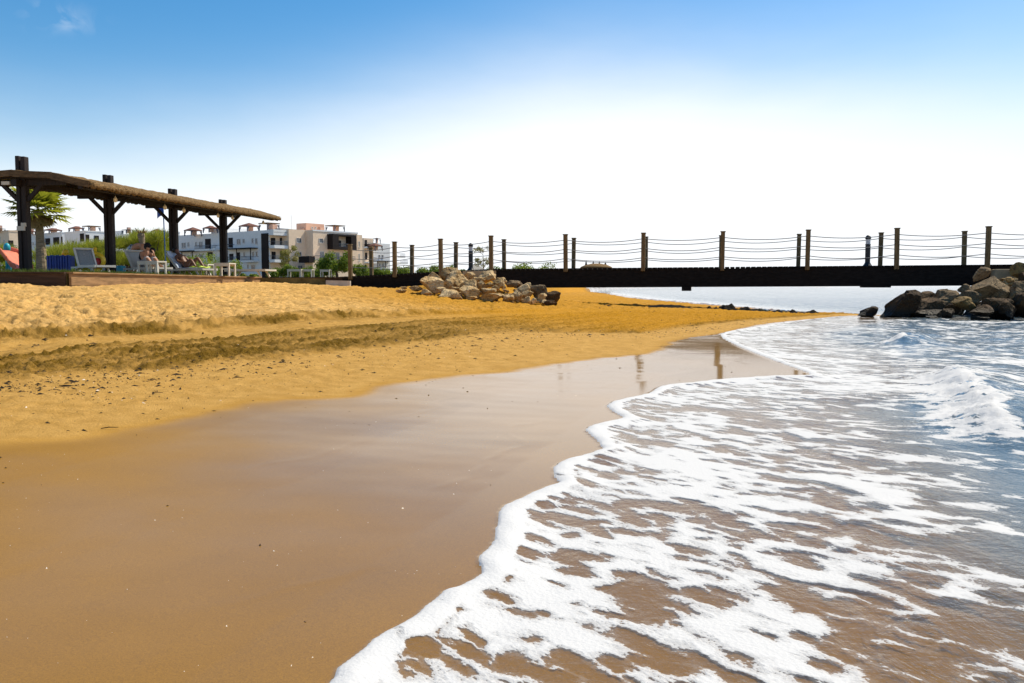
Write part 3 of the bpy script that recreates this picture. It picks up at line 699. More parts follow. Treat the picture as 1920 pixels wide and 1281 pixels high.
rp = MB(); rp.beam(pr(S0, 1.7, 3.73), pr(S1, 1.7, 3.73), .11, .13); rp.build('eave_beam', M['wood_dark'], perg)
rp = MB(); rp.beam(pr(S0, 0, 3.86), pr(S1, 0, 3.86), .14, .16); rp.build('ridge_beam', M['wood_dark'], perg)
prof = [(-1.28, 4.0), (-.6, 4.04), (0, 4.06), (1.0, 3.98), (1.95, 3.72)]      # underside of the roof, across
rf = MB()
nsl = 22
for i in range(nsl):
    s = S0 + .2 + (S1 - S0 - .4) * i / (nsl - 1)
    for (o0, z0), (o1, z1) in zip(prof[:-1], prof[1:]):
        rf.beam(pr(s, o0, z0 - .035), pr(s, o1, z1 - .035), .06, .07)
rf.build('rafters', M['wood_dark'], perg)
ce = MB()
for (o0, z0), (o1, z1) in zip(prof[:-1], prof[1:]):
    ce.hexa([pr(S0, o0, z0), pr(S1, o0, z0), pr(S1, o1, z1), pr(S0, o1, z1), pr(S0, o0, z0 + .02), pr(S1, o0, z0 + .02), pr(S1, o1, z1 + .02), pr(S0, o1, z1 + .02)])
ce.build('reed_ceiling', M['reed'], perg)
fa, fb_ = MB(), MB()
for (o0, z0), (o1, z1) in zip(prof[:-1], prof[1:]):
    fa.beam(pr(S0 - .03, o0, z0 + .03), pr(S0 - .03, o1, z1 + .05), .05, .17)
    fb_.beam(pr(S1 + .03, o0, z0 + .0), pr(S1 + .03, o1, z1 + .0), .05, .16)
fa.build('fascia', M['fascia'], perg); fb_.build('fascia', M['fascia'], perg)
# thatch: a thick shaggy sheet following the roof, with reed ends sticking out of its eaves
NS, NO = 300, 46
ss_ = np.linspace(S0, S1 + .12, NS); oo = np.linspace(-1.38, 2.05, NO)
zz = np.interp(oo, [p[0] for p in prof], [p[1] for p in prof]) + .02
SX, OX = np.meshgrid(ss_, oo, indexing='ij'); kk = np.clip(SX / PL, 0, 1.1); ZB = np.tile(zz, (NS, 1)) - .19 + .15 * kk
OU = OX; OX = OX * (1.13 - .19 * kk); th = .105 + .03 * fbm(SX * 2.2, OX * 2.2, 131, 4, .6) + .03 * pn(SX * 14, OX * 3, 137)
th = th * np.where((OU > 1.98) | (OU < -1.31), .55, 1)
jit = .05 * pn(SX * 9, OX * 9, 139)
top = np.stack([PA.x + PD.x * SX + PN.x * (OX + jit), PA.y + PD.y * SX + PN.y * (OX + jit), ZB + th], -1)
bot = np.stack([PA.x + PD.x * SX + PN.x * OX, PA.y + PD.y * SX + PN.y * OX, ZB + .005 - .10 * ((OU > 1.96) | (OU < -1.3)) * (.6 + pn(SX * 11, OX, 141))], -1)
vv = np.concatenate([top.reshape(-1, 3), bot.reshape(-1, 3)]); ii = np.arange(NS * NO).reshape(NS, NO); K = NS * NO
q1 = np.stack([ii[:-1, :-1], ii[1:, :-1], ii[1:, 1:], ii[:-1, 1:]], -1).reshape(-1, 4); q2 = q1[:, ::-1] + K
def strip(e): return np.stack([e[:-1], e[1:], e[1:] + K, e[:-1] + K], -1)
fq = np.concatenate([q1, q2, strip(ii[:, 0])[:, ::-1], strip(ii[:, -1]), strip(ii[0, :]), strip(ii[-1, :])[:, ::-1]])
vv = vv - np.array(ORG[perg.name])
o = link('thatch', npmesh('thatch', vv, fq, M['thatch'], False), perg)
N = 5200; s_ = rng.uniform(S0, S1 + .1, N); sd2 = np.where(rng.random(N) < .85, 1, -1); o_ = np.where(sd2 > 0, rng.uniform(1.5, 2.05, N), -rng.uniform(.9, 1.38, N))
zb_ = np.interp(o_, [p[0] for p in prof], [p[1] for p in prof]) + rng.uniform(.02, .14, N) - .19 + .15 * np.clip(s_ / PL, 0, 1.1); o_ = o_ * (1.13 - .19 * np.clip(s_ / PL, 0, 1.1))
L_ = rng.uniform(.08, .22, N); dr = rng.uniform(-.25, .25, N); drop = rng.uniform(-.02, .12, N)
p0 = np.stack([PA.x + PD.x * s_ + PN.x * o_, PA.y + PD.y * s_ + PN.y * o_, zb_], 1)
dv = np.stack([PN.x * sd2 + PD.x * dr, PN.y * sd2 + PD.y * dr, -drop * 4], 1) * L_[:, None]
sv = np.array([PD.x, PD.y, .3]) * .011
vr = np.stack([p0 - sv, p0 + sv, p0 + dv], 1).reshape(-1, 3) - np.array(ORG[perg.name])
o2 = link('reed_ends', npmesh('reed_ends', vr, np.arange(3 * N).reshape(-1, 3), M['thatch'], False), o)
# small fittings: electric box and spotlight on the near post, hanging bulbs
b = MB(); b.box(pg(-.13, .0, 2.45), (.06, .22, .12), rz=ROT); b.box(pg(-.13, .08, 2.55), (.06, .12, .10), rz=ROT)
b.build('junction_box', M['shutter'], perg)
b = MB(); b.box(pg(-.25, -.28, 3.66), (.12, .24, .09), rz=ROT); b.build('spotlight', M['shutter'], perg)
for s, o_ in ((1.5, 1.6), (4.3, 1.62), (5.6, 1.6), (8.2, 1.6), (9.4, 1.62), (12.4, 1.62)):
    c = pg(s, o_ * wk(s), 3.60 + zk(s)); b = MB(); b.lathe((c.x, c.y, c.z - .14), [(.02, 0), (.05, .03), (.055, .09), (.025, .15)], 10)
    b.tube([c, c + V((0, 0, .05))], .008, 5); b.build('hanging_bulb', M['lamp_glass'] if False else M['reed'], perg, smooth=True)

# ------------------------------------------------------------------ foliage
def cloud_leaves(N, blobs, size, up=.3):
    """leaf-sized faces through a set of ellipsoids (cx,cy,cz,rx,ry,rz), denser at the skin"""
    wts = np.array([b[3] * b[4] + b[5] * b[3] for b in blobs]); wts = wts / wts.sum()
    k = rng.choice(len(blobs), N, p=wts); B = np.array(blobs)[k]
    dvec = rng.normal(size=(N, 3)); dvec /= np.linalg.norm(dvec, axis=1)[:, None]
    rad = rng.uniform(.15, 1.0, N) ** .45 * (1 + .12 * rng.normal(size=N))
    c = B[:, :3] + dvec * B[:, 3:] * rad[:, None]
    nrm = dvec * .6 + rng.normal(size=(N, 3)) * .7 + np.array([0, 0, up]); nrm /= np.linalg.norm(nrm, axis=1)[:, None]
    t1 = np.cross(nrm, rng.normal(size=(N, 3))); t1 /= np.linalg.norm(t1, axis=1)[:, None]; t2 = np.cross(nrm, t1)
    L = size * rng.uniform(.6, 1.4, N)[:, None]; W = L * rng.uniform(.35, .55, N)[:, None]
    v = np.stack([c - t1 * L, c - t2 * W, c + t1 * L, c + t2 * W], 1).reshape(-1, 3)
    v[:, 2] = np.maximum(v[:, 2], 0.01)
    return v, np.arange(4 * N).reshape(-1, 4)
def wispy(N, blobs, L, wd):
    """long thin upright shoots for feathery shrubs"""
    wts = np.array([b[3] * b[4] + b[5] * b[3] for b in blobs]); wts = wts / wts.sum()
    k = rng.choice(len(blobs), N, p=wts); B = np.array(blobs)[k]
    dvec = rng.normal(size=(N, 3)); dvec /= np.linalg.norm(dvec, axis=1)[:, None]; dvec[:, 2] = np.abs(dvec[:, 2]) * 1.0 - .15
    c = B[:, :3] + dvec * B[:, 3:] * (rng.uniform(.2, 1, N) ** .5)[:, None]
    g = dvec * .8 + np.array([0, 0, .8]) + rng.normal(size=(N, 3)) * .35; g /= np.linalg.norm(g, axis=1)[:, None]
    t = np.cross(g, rng.normal(size=(N, 3))); t /= np.linalg.norm(t, axis=1)[:, None]
    l = L * rng.uniform(.5, 1.3, N)[:, None]
    v = np.stack([c - t * wd, c + t * wd, c + g * l], 1).reshape(-1, 3); v[:, 2] = np.maximum(v[:, 2], .01)
    return v, np.arange(3 * N).reshape(-1, 3)
def blobset(n, rx, ry, h, r):
    out_ = []
    for _ in range(n):
        a = random.uniform(0, 6.28); q = random.uniform(0, 1) ** .5
        zc = random.uniform(.25, .8) * h; sh = 1 - .45 * max(0, zc / h - .4)
        k = random.uniform(.75, 1.25) * r
        out_.append((math.cos(a) * q * (rx - r * .6) * sh, math.sin(a) * q * (ry - r * .6) * sh, zc, k, k, k * .85))
    return out_
def bush(name, loc, rx, ry, h, mat, label, cat='bush', group=None, N=2200, size=.07, kind='leaf', stem=True, rz=0):
    o = empty(name, loc, label, cat, group, rz)
    r = .42 * min(rx, ry, h * .9); bl = blobset(9, rx, ry, h, r)
    v, f = cloud_leaves(N, bl, size) if kind == 'leaf' else wispy(N, bl, size * 4.5, size * .16)
    link('foliage', npmesh('foliage', v, f, mat, False), o)
    if stem:
        m = MB()
        for k in range(5):
            b_ = random.choice(bl); m.tube([(random.uniform(-.1, .1), random.uniform(-.1, .1), -.05), (b_[0] * .4, b_[1] * .4, b_[2] * .5), (b_[0], b_[1], b_[2])], [.04 * h / 1.5, .025 * h / 1.5, .01], 6)
        s = link('stem', m.mesh('stem', M['trunk']), o)
    return o
def on(px, Y, z=ZT - .02): q = P(px, 500, Y); return (q.x, q.y, z)
# feathery pale bushes behind the terrace
for i, (px, Y, rx, h, lab) in enumerate([
    (112, 44, 1.5, 1.75, 'feathery yellow-green bush beside the palm trunk'), (150, 45, 1.7, 2.0, 'feathery yellow-green bush behind the blue play crate'),
    (187, 44, 1.5, 1.85, 'feathery yellow-green bush behind the second pergola post, on its playground side'), (236, 40, 1.2, 2.25, 'tall feathery bush behind the bending bather, on the pergola post side'),
    (262, 43, 1.3, 2.5, 'tall feathery bush around the dead palm stump'), (288, 40, 1.1, 2.2, 'tall feathery bush beside the thin blue pole'),
    (4, 42, 1.3, 1.7, 'feathery bush behind the coral slide at the edge of the photo')]):
    bush('feathery_bush', on(px, Y), rx, rx, h, M['leaf_light'], lab, 'bush', 'feathery bushes behind the terrace', 5200, .075, 'wispy')
for px, Y, rx, h, lab in [(30, 36, .9, .85, 'low dark bush between the coral slide and the first pergola post'), (66, 34.5, .55, .6, 'low dark plant at the foot of the palm trunk'),
    (365, 41, 1.1, 1.15, 'low clipped green bush behind the lying bather'), (383, 43, 1.2, 1.25, 'low clipped green bush behind the small table and towel'), (340, 42, .9, 1.0, 'low clipped green bush behind the third pergola post'),
    (433, 42, .7, .95, 'small green bush at the foot of the fourth pergola post'), (300, 41, .7, .55, 'low flowering plant behind the patterned lounger'), (465, 44, .6, .3, 'very low tuft behind the empty lounger')]:
    bush('low_bush', on(px, Y), rx, rx, h, M['leaf_mid'], lab, 'bush', 'low bushes behind the loungers', 1800, .06)
for px, Y, rx, h, lab in [(522, 47, .78, .78, 'round dark green bush in front of the black facade strip'), (553, 48, .80, .70, 'round dark green bush behind the cream frames'), (582, 48, .75, .72, 'round dark green bush right behind the end of the cream frames'),
    (612, 47, .75, .95, 'round green bush against the bushy tree, on its cream frame side'), (672, 47, .65, .95, 'round bush between the first two posts of the bridge ramp'), (703, 52, .6, .75, 'round bush behind the far ramp post'),
    (728, 54, .9, .85, 'round bush beside the white far flats')]:
    bush('round_bush', on(px, Y), rx, rx, h, M['leaf_dark'], lab, 'bush', 'round bushes by the bridge ramp', 2400, .055)
for px, Y, rx, h, lab in [(757, 52, .9, .80, 'bright bush behind the ramp, next to the far white balcony'), (797, 53, .7, .62, 'small bright bush behind the ramp between two posts'), (812, 54, .9, .85, 'bright bush rising left of the tall ramp post'),
    (846, 52, .65, .75, 'bright bush close to the bollard lamp'), (868, 53, .55, .55, 'low bright bush at the foot of the bollard lamp'), (925, 52, .8, .75, 'bright bush below the thin tree'), (905, 55, .5, .55, 'low bright bush behind the pale tent top'),
    (964, 54, .95, .95, 'bright pointed bush beyond the bridge, past the thin tree'), (1008, 54, 1.25, 1.0, 'widest bright bush beyond the bridge deck')]:
    bush('beach_bush', on(px, Y, 1.05), rx, rx, h + .25, M['leaf_mid'], lab, 'bush', 'bright bushes beyond the footbridge', 2400, .06)
# bushy tree by the ramp
c = on(631, 45); t = empty('bushy_tree', c, 'bushy dark green tree at the start of the bridge ramp', 'tree')
m = MB(); m.tube([(0, 0, -.05), (.03, 0, .25), (-.05, .02, .55)], [.09, .07, .05], 8)
for k in range(7):
    a = k * .9; m.tube([(-.03, .02, .4), (math.cos(a) * .3, math.sin(a) * .3, .8), (math.cos(a) * .6, math.sin(a) * .6, 1.15)], [.04, .025, .01], 6)
link('trunk', m.mesh('trunk', M['trunk']), t)
v, f = cloud_leaves(5200, blobset(13, .95, .95, 1.62, .36), .055); v[:, 2] += .05
link('crown', npmesh('crown', v, f, M['leaf_dark'], False), t)
# thin airy trees
def thin_tree(name, c, h, rad, N, mat, label, lean=.1, sz=.045):
    t = empty(name, c, label, 'tree'); m = MB(); bl = []
    m.tube([(0, 0, -.1), (lean * .3, 0, h * .4), (lean, .05, h * .95)], [.03, .022, .008], 6)
    for k in range(16):
        z = h * random.uniform(.35, .85); a = random.uniform(0, 6.28); L = rad * random.uniform(.5, 1)
        p1 = V((lean * z / h + math.cos(a) * L, math.sin(a) * L, z + L * random.uniform(.3, .7)))
        m.tube([(lean * z / h, 0, z), (V((lean * z / h, 0, z)) + p1) / 2 + V((0, 0, .03)), p1], [.012, .009, .004], 5)
        bl.append((p1.x, p1.y, p1.z, .2 * rad + .08, .2 * rad + .08, .2 * rad + .06))
    link('trunk', m.mesh('trunk', M['trunk']), t); v, f = cloud_leaves(N, bl, sz); link('crown', npmesh('crown', v, f, mat, False), t)
thin_tree('thin_tree', on(908, 47, 1.0), 2.15, .42, 750, M['leaf_olive'], 'thin airy tree with sparse leaves beside the bollard lamp', -.1)
thin_tree('balcony_tree', on(541, 60), 2.6, .75, 2200, M['leaf_olive'], 'spindly dry-leaved tree in front of the stacked balconies', .05, .05)
# palms
def fan_palm(c, h, label, nf=26, scale=1.0):
    t = empty('fan_palm', c, label, 'palm tree', 'fan palms behind the pergola'); m = MB(); pts, rr = [], []
    for k in range(26):
        u = k / 25; pts.append((-.10 * u, 0, u * h - .1)); rr.append((.235 - .09 * min(1, u * 1.6) + .035 * ss(.85, 1, np.array(u))) * (1 + .05 * (k % 2)))
    m.tube(pts, rr, 12); link('trunk', m.mesh('trunk', M['palm_trunk']), t)
    V_, F_, D_, DF = [], [], [], []
    def frond(a, el, L, R_, VV, FF):
        dr = V((math.cos(a) * math.cos(el), math.sin(a) * math.cos(el), math.sin(el))); b0 = V((-.10, 0, h))
        tip = b0 + dr * L - V((0, 0, .10 * L)); side = dr.cross(V((0, 0, 1))).normalized(); up = side.cross(dr)
        n0 = len(VV); VV += [b0 - side * .018, b0 + side * .018, tip + side * .012, tip - side * .012]; FF.append((n0, n0 + 1, n0 + 2, n0 + 3))
        for k in range(19):
            g = (k - 9) / 9 * 2.1; q = dr * math.cos(g) + side * math.sin(g); q = (q + up * .15 * math.cos(g)).normalized()
            l = R_ * (.75 + .25 * math.cos(g * .7)) * random.uniform(.85, 1.1); e = tip + q * l - V((0, 0, random.uniform(.05, .26) * l))
            wv_ = q.cross(up).normalized() * .055 * scale; mid = tip + q * l * .55 + V((0, 0, .01))
            n0 = len(VV); VV += [tip, mid + wv_, e, mid - wv_]; FF.append((n0, n0 + 1, n0 + 2, n0 + 3))
    for k in range(nf):
        frond(k * 2.4, R(-25 + 112 * (k / nf) ** .9), random.uniform(.45, .75) * scale, random.uniform(.6, .85) * scale, V_, F_)
    for k in range(9): frond(k * .7 + .2, R(random.uniform(-75, -40)), .45 * scale, .42 * scale, D_, DF)
    me = bpy.data.meshes.new('crown'); me.from_pydata(V_, [], F_); me.materials.append(M['palm_leaf']); link('crown', me, t)
    me = bpy.data.meshes.new('dry_fronds'); me.from_pydata(D_, [], DF); me.materials.append(M['palm_dry']); link('dry_fronds', me, t)
fan_palm(on(80, 33.5), 2.72, 'green fan palm with a ringed trunk behind the first pergola post', 38, 1.0)
fan_palm(on(-58, 33.5), 3.1, 'fan palm with only its frond tips showing at the edge of the photo', 26, 1.05)
# feather-leaved cycad
c = on(404, 39); t = empty('cycad', c, 'spiky feather-leaved cycad beside the fourth pergola post', 'plant'); V_, F_ = [], []
for k in range(24):
    a = k * 2.4; el = R(18 + 60 * k / 24); pts = []
    for j in range(9):
        u = j / 8; L = 1.15; pts.append(V((math.cos(a) * L * u * math.cos(el), math.sin(a) * L * u * math.cos(el), .12 + L * u * math.sin(el) - .35 * u * u * math.cos(el))))
    for j in range(1, 9):
        d_ = (pts[j] - pts[j - 1]).normalized(); sd_v = d_.cross(V((0, 0, 1))).normalized()
        for sg in (-1, 1):
            for e in (0, .5):
                p_ = pts[j - 1].lerp(pts[j], e); tip = p_ + sd_v * sg * .20 * (1 - .5 * j / 9) + d_ * .1
                n0 = len(V_); V_ += [p_, p_ + d_ * .035, tip]; F_.append((n0, n0 + 1, n0 + 2))
me = bpy.data.meshes.new('fronds'); me.from_pydata(V_, [], F_); me.materials.append(M['leaf_mid']); link('fronds', me, t)
link('stem', MB().lathe((0, 0, -.02), [(.14, 0), (.16, .1), (.1, .2)], 10).mesh('stem', M['palm_trunk']), t)
# dead palm stump
c = V(on(267, 38)); t = empty('dead_palm', c, 'dead bare palm stump with a ragged top among the feathery bushes', 'dead tree'); m = MB()
m.tube([c + V((.18, 0, 0)), c + V((.10, 0, .8)), c + V((.02, 0, 1.6)), c + V((-.02, 0, 1.95)), c + V((-.03, 0, 2.05))], [.15, .13, .12, .16, .08], 10)
m.build('trunk', M['palm_trunk'], t); m = MB()
for k in range(9):
    a = k * .7; m.tube([c + V((-.02, 0, 1.95)), c + V((math.cos(a) * .16, math.sin(a) * .16, 2.1)), c + V((math.cos(a) * .26, math.sin(a) * .26, 2.02 + .12 * (k % 3)))], [.04, .03, .008], 5)
m.build('frond_stubs', M['palm_dry'], t)
# ------------------------------------------------------------------ flats behind the terrace
E1 = V((.6, .8, 0)); B1 = V((-.8, .6, 0))          # along the sunlit front, and back along the shaded front
class Bld:
    def __init__(s, px, Y, name, label, zg=ZT):
        q = P(px, 500, Y); s.o = V((q.x, q.y, 0)); s.zg = zg; s.root = empty(name, (q.x, q.y, zg), label, 'apartment building', 'flats behind the beach')
    def pt(s, a, b, z): q = s.o + E1 * a + B1 * b; return V((q.x, q.y, z))
    def a_at(s, px, b=0.0):              # along the lit front
        k = (px - 960) / FPX; o = s.o + B1 * b; return (k * o.y - o.x) / (E1.x - k * E1.y)
    def b_at(s, px, a=0.0):
        k = (px - 960) / FPX; o = s.o + E1 * a; return (k * o.y - o.x) / (B1.x - k * B1.y)
    def z_at(s, py, a, b):
        Y = s.pt(a, b, 0).y; return P(960, py, Y).z
    def slab(s, m, a0, a1, b0, b1, z0, z1):
        q = [s.pt(a0, b0, z0), s.pt(a1, b0, z0), s.pt(a1, b1, z0), s.pt(a0, b1, z0)]
        return m.hexa(q + [V((p.x, p.y, z1)) for p in q])
    def block(s, name, mat, a0, a1, b0, b1, z0, z1, parent=None): return s.slab(MB(), a0, a1, b0, b1, z0, z1).build(name, mat, parent or s.root)
    # openings given by their pixel box, on the shaded front ('L', plane a=const) or the sunlit front ('R', plane b=const)
    def span(s, side, x0, x1, y0, y1, plane):
        if side == 'L':
            u0, u1 = sorted((s.b_at(x0, plane), s.b_at(x1, plane))); um = (u0 + u1) / 2; return u0, u1, s.z_at(y1, plane, um), s.z_at(y0, plane, um)
        u0, u1 = sorted((s.a_at(x0, plane), s.a_at(x1, plane))); um = (u0 + u1) / 2; return u0, u1, s.z_at(y1, um, plane), s.z_at(y0, um, plane)
    def put(s, m, side, plane, u0, u1, d0, d1, z0, z1):      # d measured outwards from the plane
        if side == 'L': return s.slab(m, plane - d1, plane - d0, u0, u1, z0, z1)
        return s.slab(m, u0, u1, plane - d1, plane - d0, z0, z1)
    def window(s, side, box, plane=0.0, mat='glass', fr='frame'):
        u0, u1, z0, z1 = s.span(side, *box, plane); m = MB(); f = .09
        s.put(m, side, plane, u0, u1, .0, .07, z1 - f, z1); s.put(m, side, plane, u0, u1, .0, .10, z0 - .05, z0 + f)
        s.put(m, side, plane, u0, u0 + f, .0, .068, z0 + f, z1 - f); s.put(m, side, plane, u1 - f, u1, .0, .068, z0 + f, z1 - f)
        if u1 - u0 > 1.0: s.put(m, side, plane, (u0 + u1) / 2 - .05, (u0 + u1) / 2 + .05, .0, .066, z0 + f, z1 - f)
        w_ = m.build('window', M[fr], s.root)
        p = MB(); s.put(p, side, plane, u0 + f, u1 - f, .004, .03, z0 + f, z1 - f); p.build('pane', M[mat], w_)
    def opening(s, side, box, plane=0.0, mat='painted_shade', name='shade_panel', d=.05):
        u0, u1, z0, z1 = s.span(side, *box, plane); m = MB(); s.put(m, side, plane, u0, u1, .003, d, z0, z1); return m.build(name, M[mat], s.root)  # dark panel on the wall, painted as the shade inside an opening
    def railing(s, side, box, plane=0.0, d=1.2, slab=True, wallmat='white_wall', slab_h=.35):
        u0, u1, z0, z1 = s.span(side, *box, plane); o = None
        if slab:
            m = MB(); s.put(m, side, plane, u0, u1, .004, d, z0 - slab_h, z0); o = m.build('balcony', M[wallmat], s.root)
        m = MB(); s.put(m, side, plane, u0, u1, d - .08, d - .03, z1 - .06, z1); s.put(m, side, plane, u0, u1, d - .08, d - .03, z0 + .05, z0 + .10)
        n = max(3, int((u1 - u0) / .22))
        for k in range(n + 1):
            u = u0 + (u1 - u0 - .03) * k / n; s.put(m, side, plane, u, u + .03, d - .07, d - .04, z0, z1 - .06)
        for u in (u0, u1 - .05): s.put(m, side, plane, u, u + .05, .01, d - .09, z1 - .06, z1)
        m.build('railing', M['rail'], o or s.root)
    def canopy(s, side, x0, x1, y, plane=0.0, d=1.6, yb=None):
        u0, u1, z0, z1 = s.span(side, x0, x1, y, y - 1, plane); m = MB(); s.put(m, side, plane, u0, u1, .005, d, z0, z0 + .16)
        n = max(2, int((u1 - u0) / 3))
        if yb:
            zz_ = s.z_at(yb, plane if side == 'L' else (u0 + u1) / 2, (u0 + u1) / 2 if side == 'L' else plane)
            for k in range(n + 1):
                u = u0 + (u1 - u0 - .12) * k / n; s.put(m, side, plane, u, u + .12, d - .14, d - .02, zz_, z0)
        m.build('canopy', M['brown_clad'], s.root)
    def gazebo(s, px0, px1, ytop, ybase, b, hip=True, flatmat='roof_red'):
        a0, a1 = s.a_at(px0, b), s.a_at(px1, b); a = (a0 + a1) / 2; 
        L = abs(a1 - a0); cx = s.pt(a, b, 0); half = (px1 - px0) / FPX * cx.y / 2 / 1.4
        zt = P(960, ytop, cx.y).z; zb = P(960, ybase, cx.y).z; ze = zb + (zt - zb) * (.58 if hip else .86)
        o = MB(); cor = [(-1, -1), (1, -1), (1, 1), (-1, 1)]
        q = [s.pt(a + i * half, b + j * half, ze) for i, j in cor]
        if hip: o.add(q + [V((cx.x, cx.y, zt))] + [p - V((0, 0, .12)) for p in q], [(0, 1, 4), (1, 2, 4), (2, 3, 4), (3, 0, 4), (8, 7, 6, 5), (0, 5, 6, 1), (1, 6, 7, 2), (2, 7, 8, 3), (3, 8, 5, 0)])
        else: o.hexa(q + [V((p.x, p.y, zt)) for p in q])
        g = o.build('gazebo', M[flatmat], s.root); m = MB()
        for i, j in cor:
            m = MB(); p = s.pt(a + i * half * .9, b + j * half * .9, 0); m.beam((p.x, p.y, zb - .3), (p.x, p.y, ze - .1), .16, .16)
            r_ = s.pt(a + i * half * .65, b + j * half * .9, 0); m.beam((p.x, p.y, ze - .8), (r_.x, r_.y, ze - .15), .1, .1)
            m.build('post', M['rail'], g)
        k = MB(); p = s.pt(a + half * .3, b + half * .2, 0); k.box((p.x, p.y, zb + .45), (half * .7, half * .5, 1.2), rz=math.atan2(.8, .6)); k.build('roof_chimney', M['salmon_wall'], s.root)

# ---- the main corner block
m1 = Bld(506, 150, 'apartment_building', 'three-storey corner block with a black facade strip, one front white, the other cream')
ZP = m1.z_at(431.5, 0, 0); LB = m1.b_at(338); LA = m1.a_at(684)
m1.block('wall', M['white_wall'], 0.35, 14, 0.35, LB, ZT - 1, ZP)
# white facade skin (shaded) with a step up over its middle
skin = MB(); m1.slab(skin, 0, .34, .36, LB, ZT - 1, ZP + .02); skin.build('shaded_front', M['white_wall'], m1.root)
u0, u1, z0, z1 = m1.span('L', 397, 416, 436, 432.5, 0); m1.block('parapet', M['white_wall'], .3, 6, u0, u1, ZP - .5, ZP + 1.0)
u0, u1, z0, z1 = m1.span('L', 494.5, 506, 518, 437, 0); MB_ = MB(); m1.put(MB_, 'L', 0, u0 - .02, u1, .0, .25, ZT - .9, ZP - .55); MB_.build('facade_strip', M['brown_clad'], m1.root)
for x0, x1, y0, y1 in [(344, 352, 455, 465.5), (355, 358.6, 454, 463), (369.5, 372.5, 453.5, 461.5), (376.5, 383.5, 453, 465), (447, 454.3, 448, 458.5), (458, 462, 448, 456), (474.7, 478.3, 446.8, 456), (481.5, 485.5, 446.8, 458),
        (345.5, 352, 478, 486), (356, 359.5, 478, 485), (370, 373, 477, 483), (377, 384, 476.5, 484), (458.8, 462, 473, 481), (475.5, 479, 472, 481), (482, 485.6, 471.5, 481), (449, 452.3, 497, 505), (465.6, 468.5, 496, 504), (473, 480.5, 496.5, 507)]:
    m1.window('L', (x0, x1, y0, y1))
for bx in [(388, 398.5, 448, 467), (431.5, 439.5, 446, 466), (391.5, 401.5, 473, 490), (432.5, 440, 476, 488), (447, 452.5, 473.5, 488)]: m1.opening('L', bx)
m1.railing('L', (378, 405, 460.5, 467.5)); m1.railing('L', (431, 442.5, 458.5, 465)); m1.railing('L', (410, 417, 460, 466)); m1.railing('L', (433, 453, 482, 489)); m1.railing('L', (464, 487, 481, 488.5))
m1.canopy('L', 338, 377, 473.5, yb=490); m1.canopy('L', 434, 486, 468.5, yb=489)
# recessed balconies on the sunlit front
a1 = m1.a_at(545); m1.block('recess_wall', M['pink_wall'], .36, a1, 1.6, 1.9, ZT - .9, ZP - .1) if False else None
for bx in [(510, 518.5, 446, 463), (527, 536, 446, 462), (511, 518.5, 472, 488), (527, 535, 471, 488)]: m1.opening('R', bx, .35)
rw = MB(); m1.put(rw, 'R', .36, .36, a1, .0, .03, ZT - .9, ZP - .05); rw.build('recess_wall', M['pink_wall'], m1.root)
m1.railing('R', (505.5, 547, 453.5, 461), .33, 1.7, wallmat='white_wall', slab_h=.55); m1.railing('R', (505.5, 547, 480.5, 487.5), .33, 1.7, slab_h=.5)
m1.canopy('R', 506, 547, 439, .33, 1.5)
ct = MB(); m1.put(ct, 'R', .33, 0, a1, .0, 1.5, ZP - .9, ZP + .1); ct.build('parapet', M['white_wall'], m1.root)
# first cream block
ab0, ab1 = m1.a_at(544, -1.6), m1.a_at(584, -1.6)
m1.block('wall', M['pink_wall'], ab0, ab1 + .5, -1.6, 9, ZT - 1, m1.z_at(429.5, ab0, -1.6))
for bx in [(558, 567, 446, 455.5), (558, 567, 472, 481), (559.5, 568, 497.5, 508)]: m1.window('R', bx, -1.6)
# second cream block, standing forward
PF = -3.6; ac0, ac1, ac2 = m1.a_at(589, PF), m1.a_at(672, PF), m1.a_at(683.5, PF)
ZC = m1.z_at(431, ac0, PF)
m1.block('wall', M['pink_wall'], ac0, ac1, PF, 9, ZT - 1, ZC); m1.block('wall', M['pink_wall'], ac1 + .01, ac2, PF + .4, 8, ZT - 1, ZC - .35)
cs = MB(); m1.put(cs, 'R', PF, ac0 - .08, ac1 + .05, .0, .08, ZC - .22, ZC + .05); cs.build('cornice', M['white_wall'], m1.root)
for bx in [(600, 607.8, 447, 456), (661, 664.3, 450.5, 460), (600.8, 609, 472, 487)]: m1.window('R', bx, PF)
m1.window('R', (672.8, 676.5, 453, 464), PF + .4, 'shutter'); m1.window('R', (672.5, 676, 476, 490), PF + .4, 'shutter'); m1.window('R', (621, 638, 473.5, 487), PF)
# the dark box framing a balcony
u0, u1, z0, z1 = m1.span('R', 615.5, 660, 468.5, 440.5, PF); bx_ = MB()
z0, z1 = min(z0, z1), max(z0, z1); fl = (u1 - u0) * .25
m1.put(bx_, 'R', PF, u0, u0 + fl, .0, 1.5, z0 + .5, z1 - .3); m1.put(bx_, 'R', PF, u1 - fl * .9, u1, .0, 1.5, z0 + .5, z1 - .3)
m1.put(bx_, 'R', PF, u0, u1, .0, 1.5, z1 - .29, z1); m1.put(bx_, 'R', PF, u0, u1, .0, 1.5, z0, z0 + .49)
bo = bx_.build('balcony_box', M['brown_clad'], m1.root)
m1.opening('R', (631, 641, 451, 464.5), PF); m1.railing('R', (628.5, 647, 457.5, 464), PF, 1.35, slab=False)
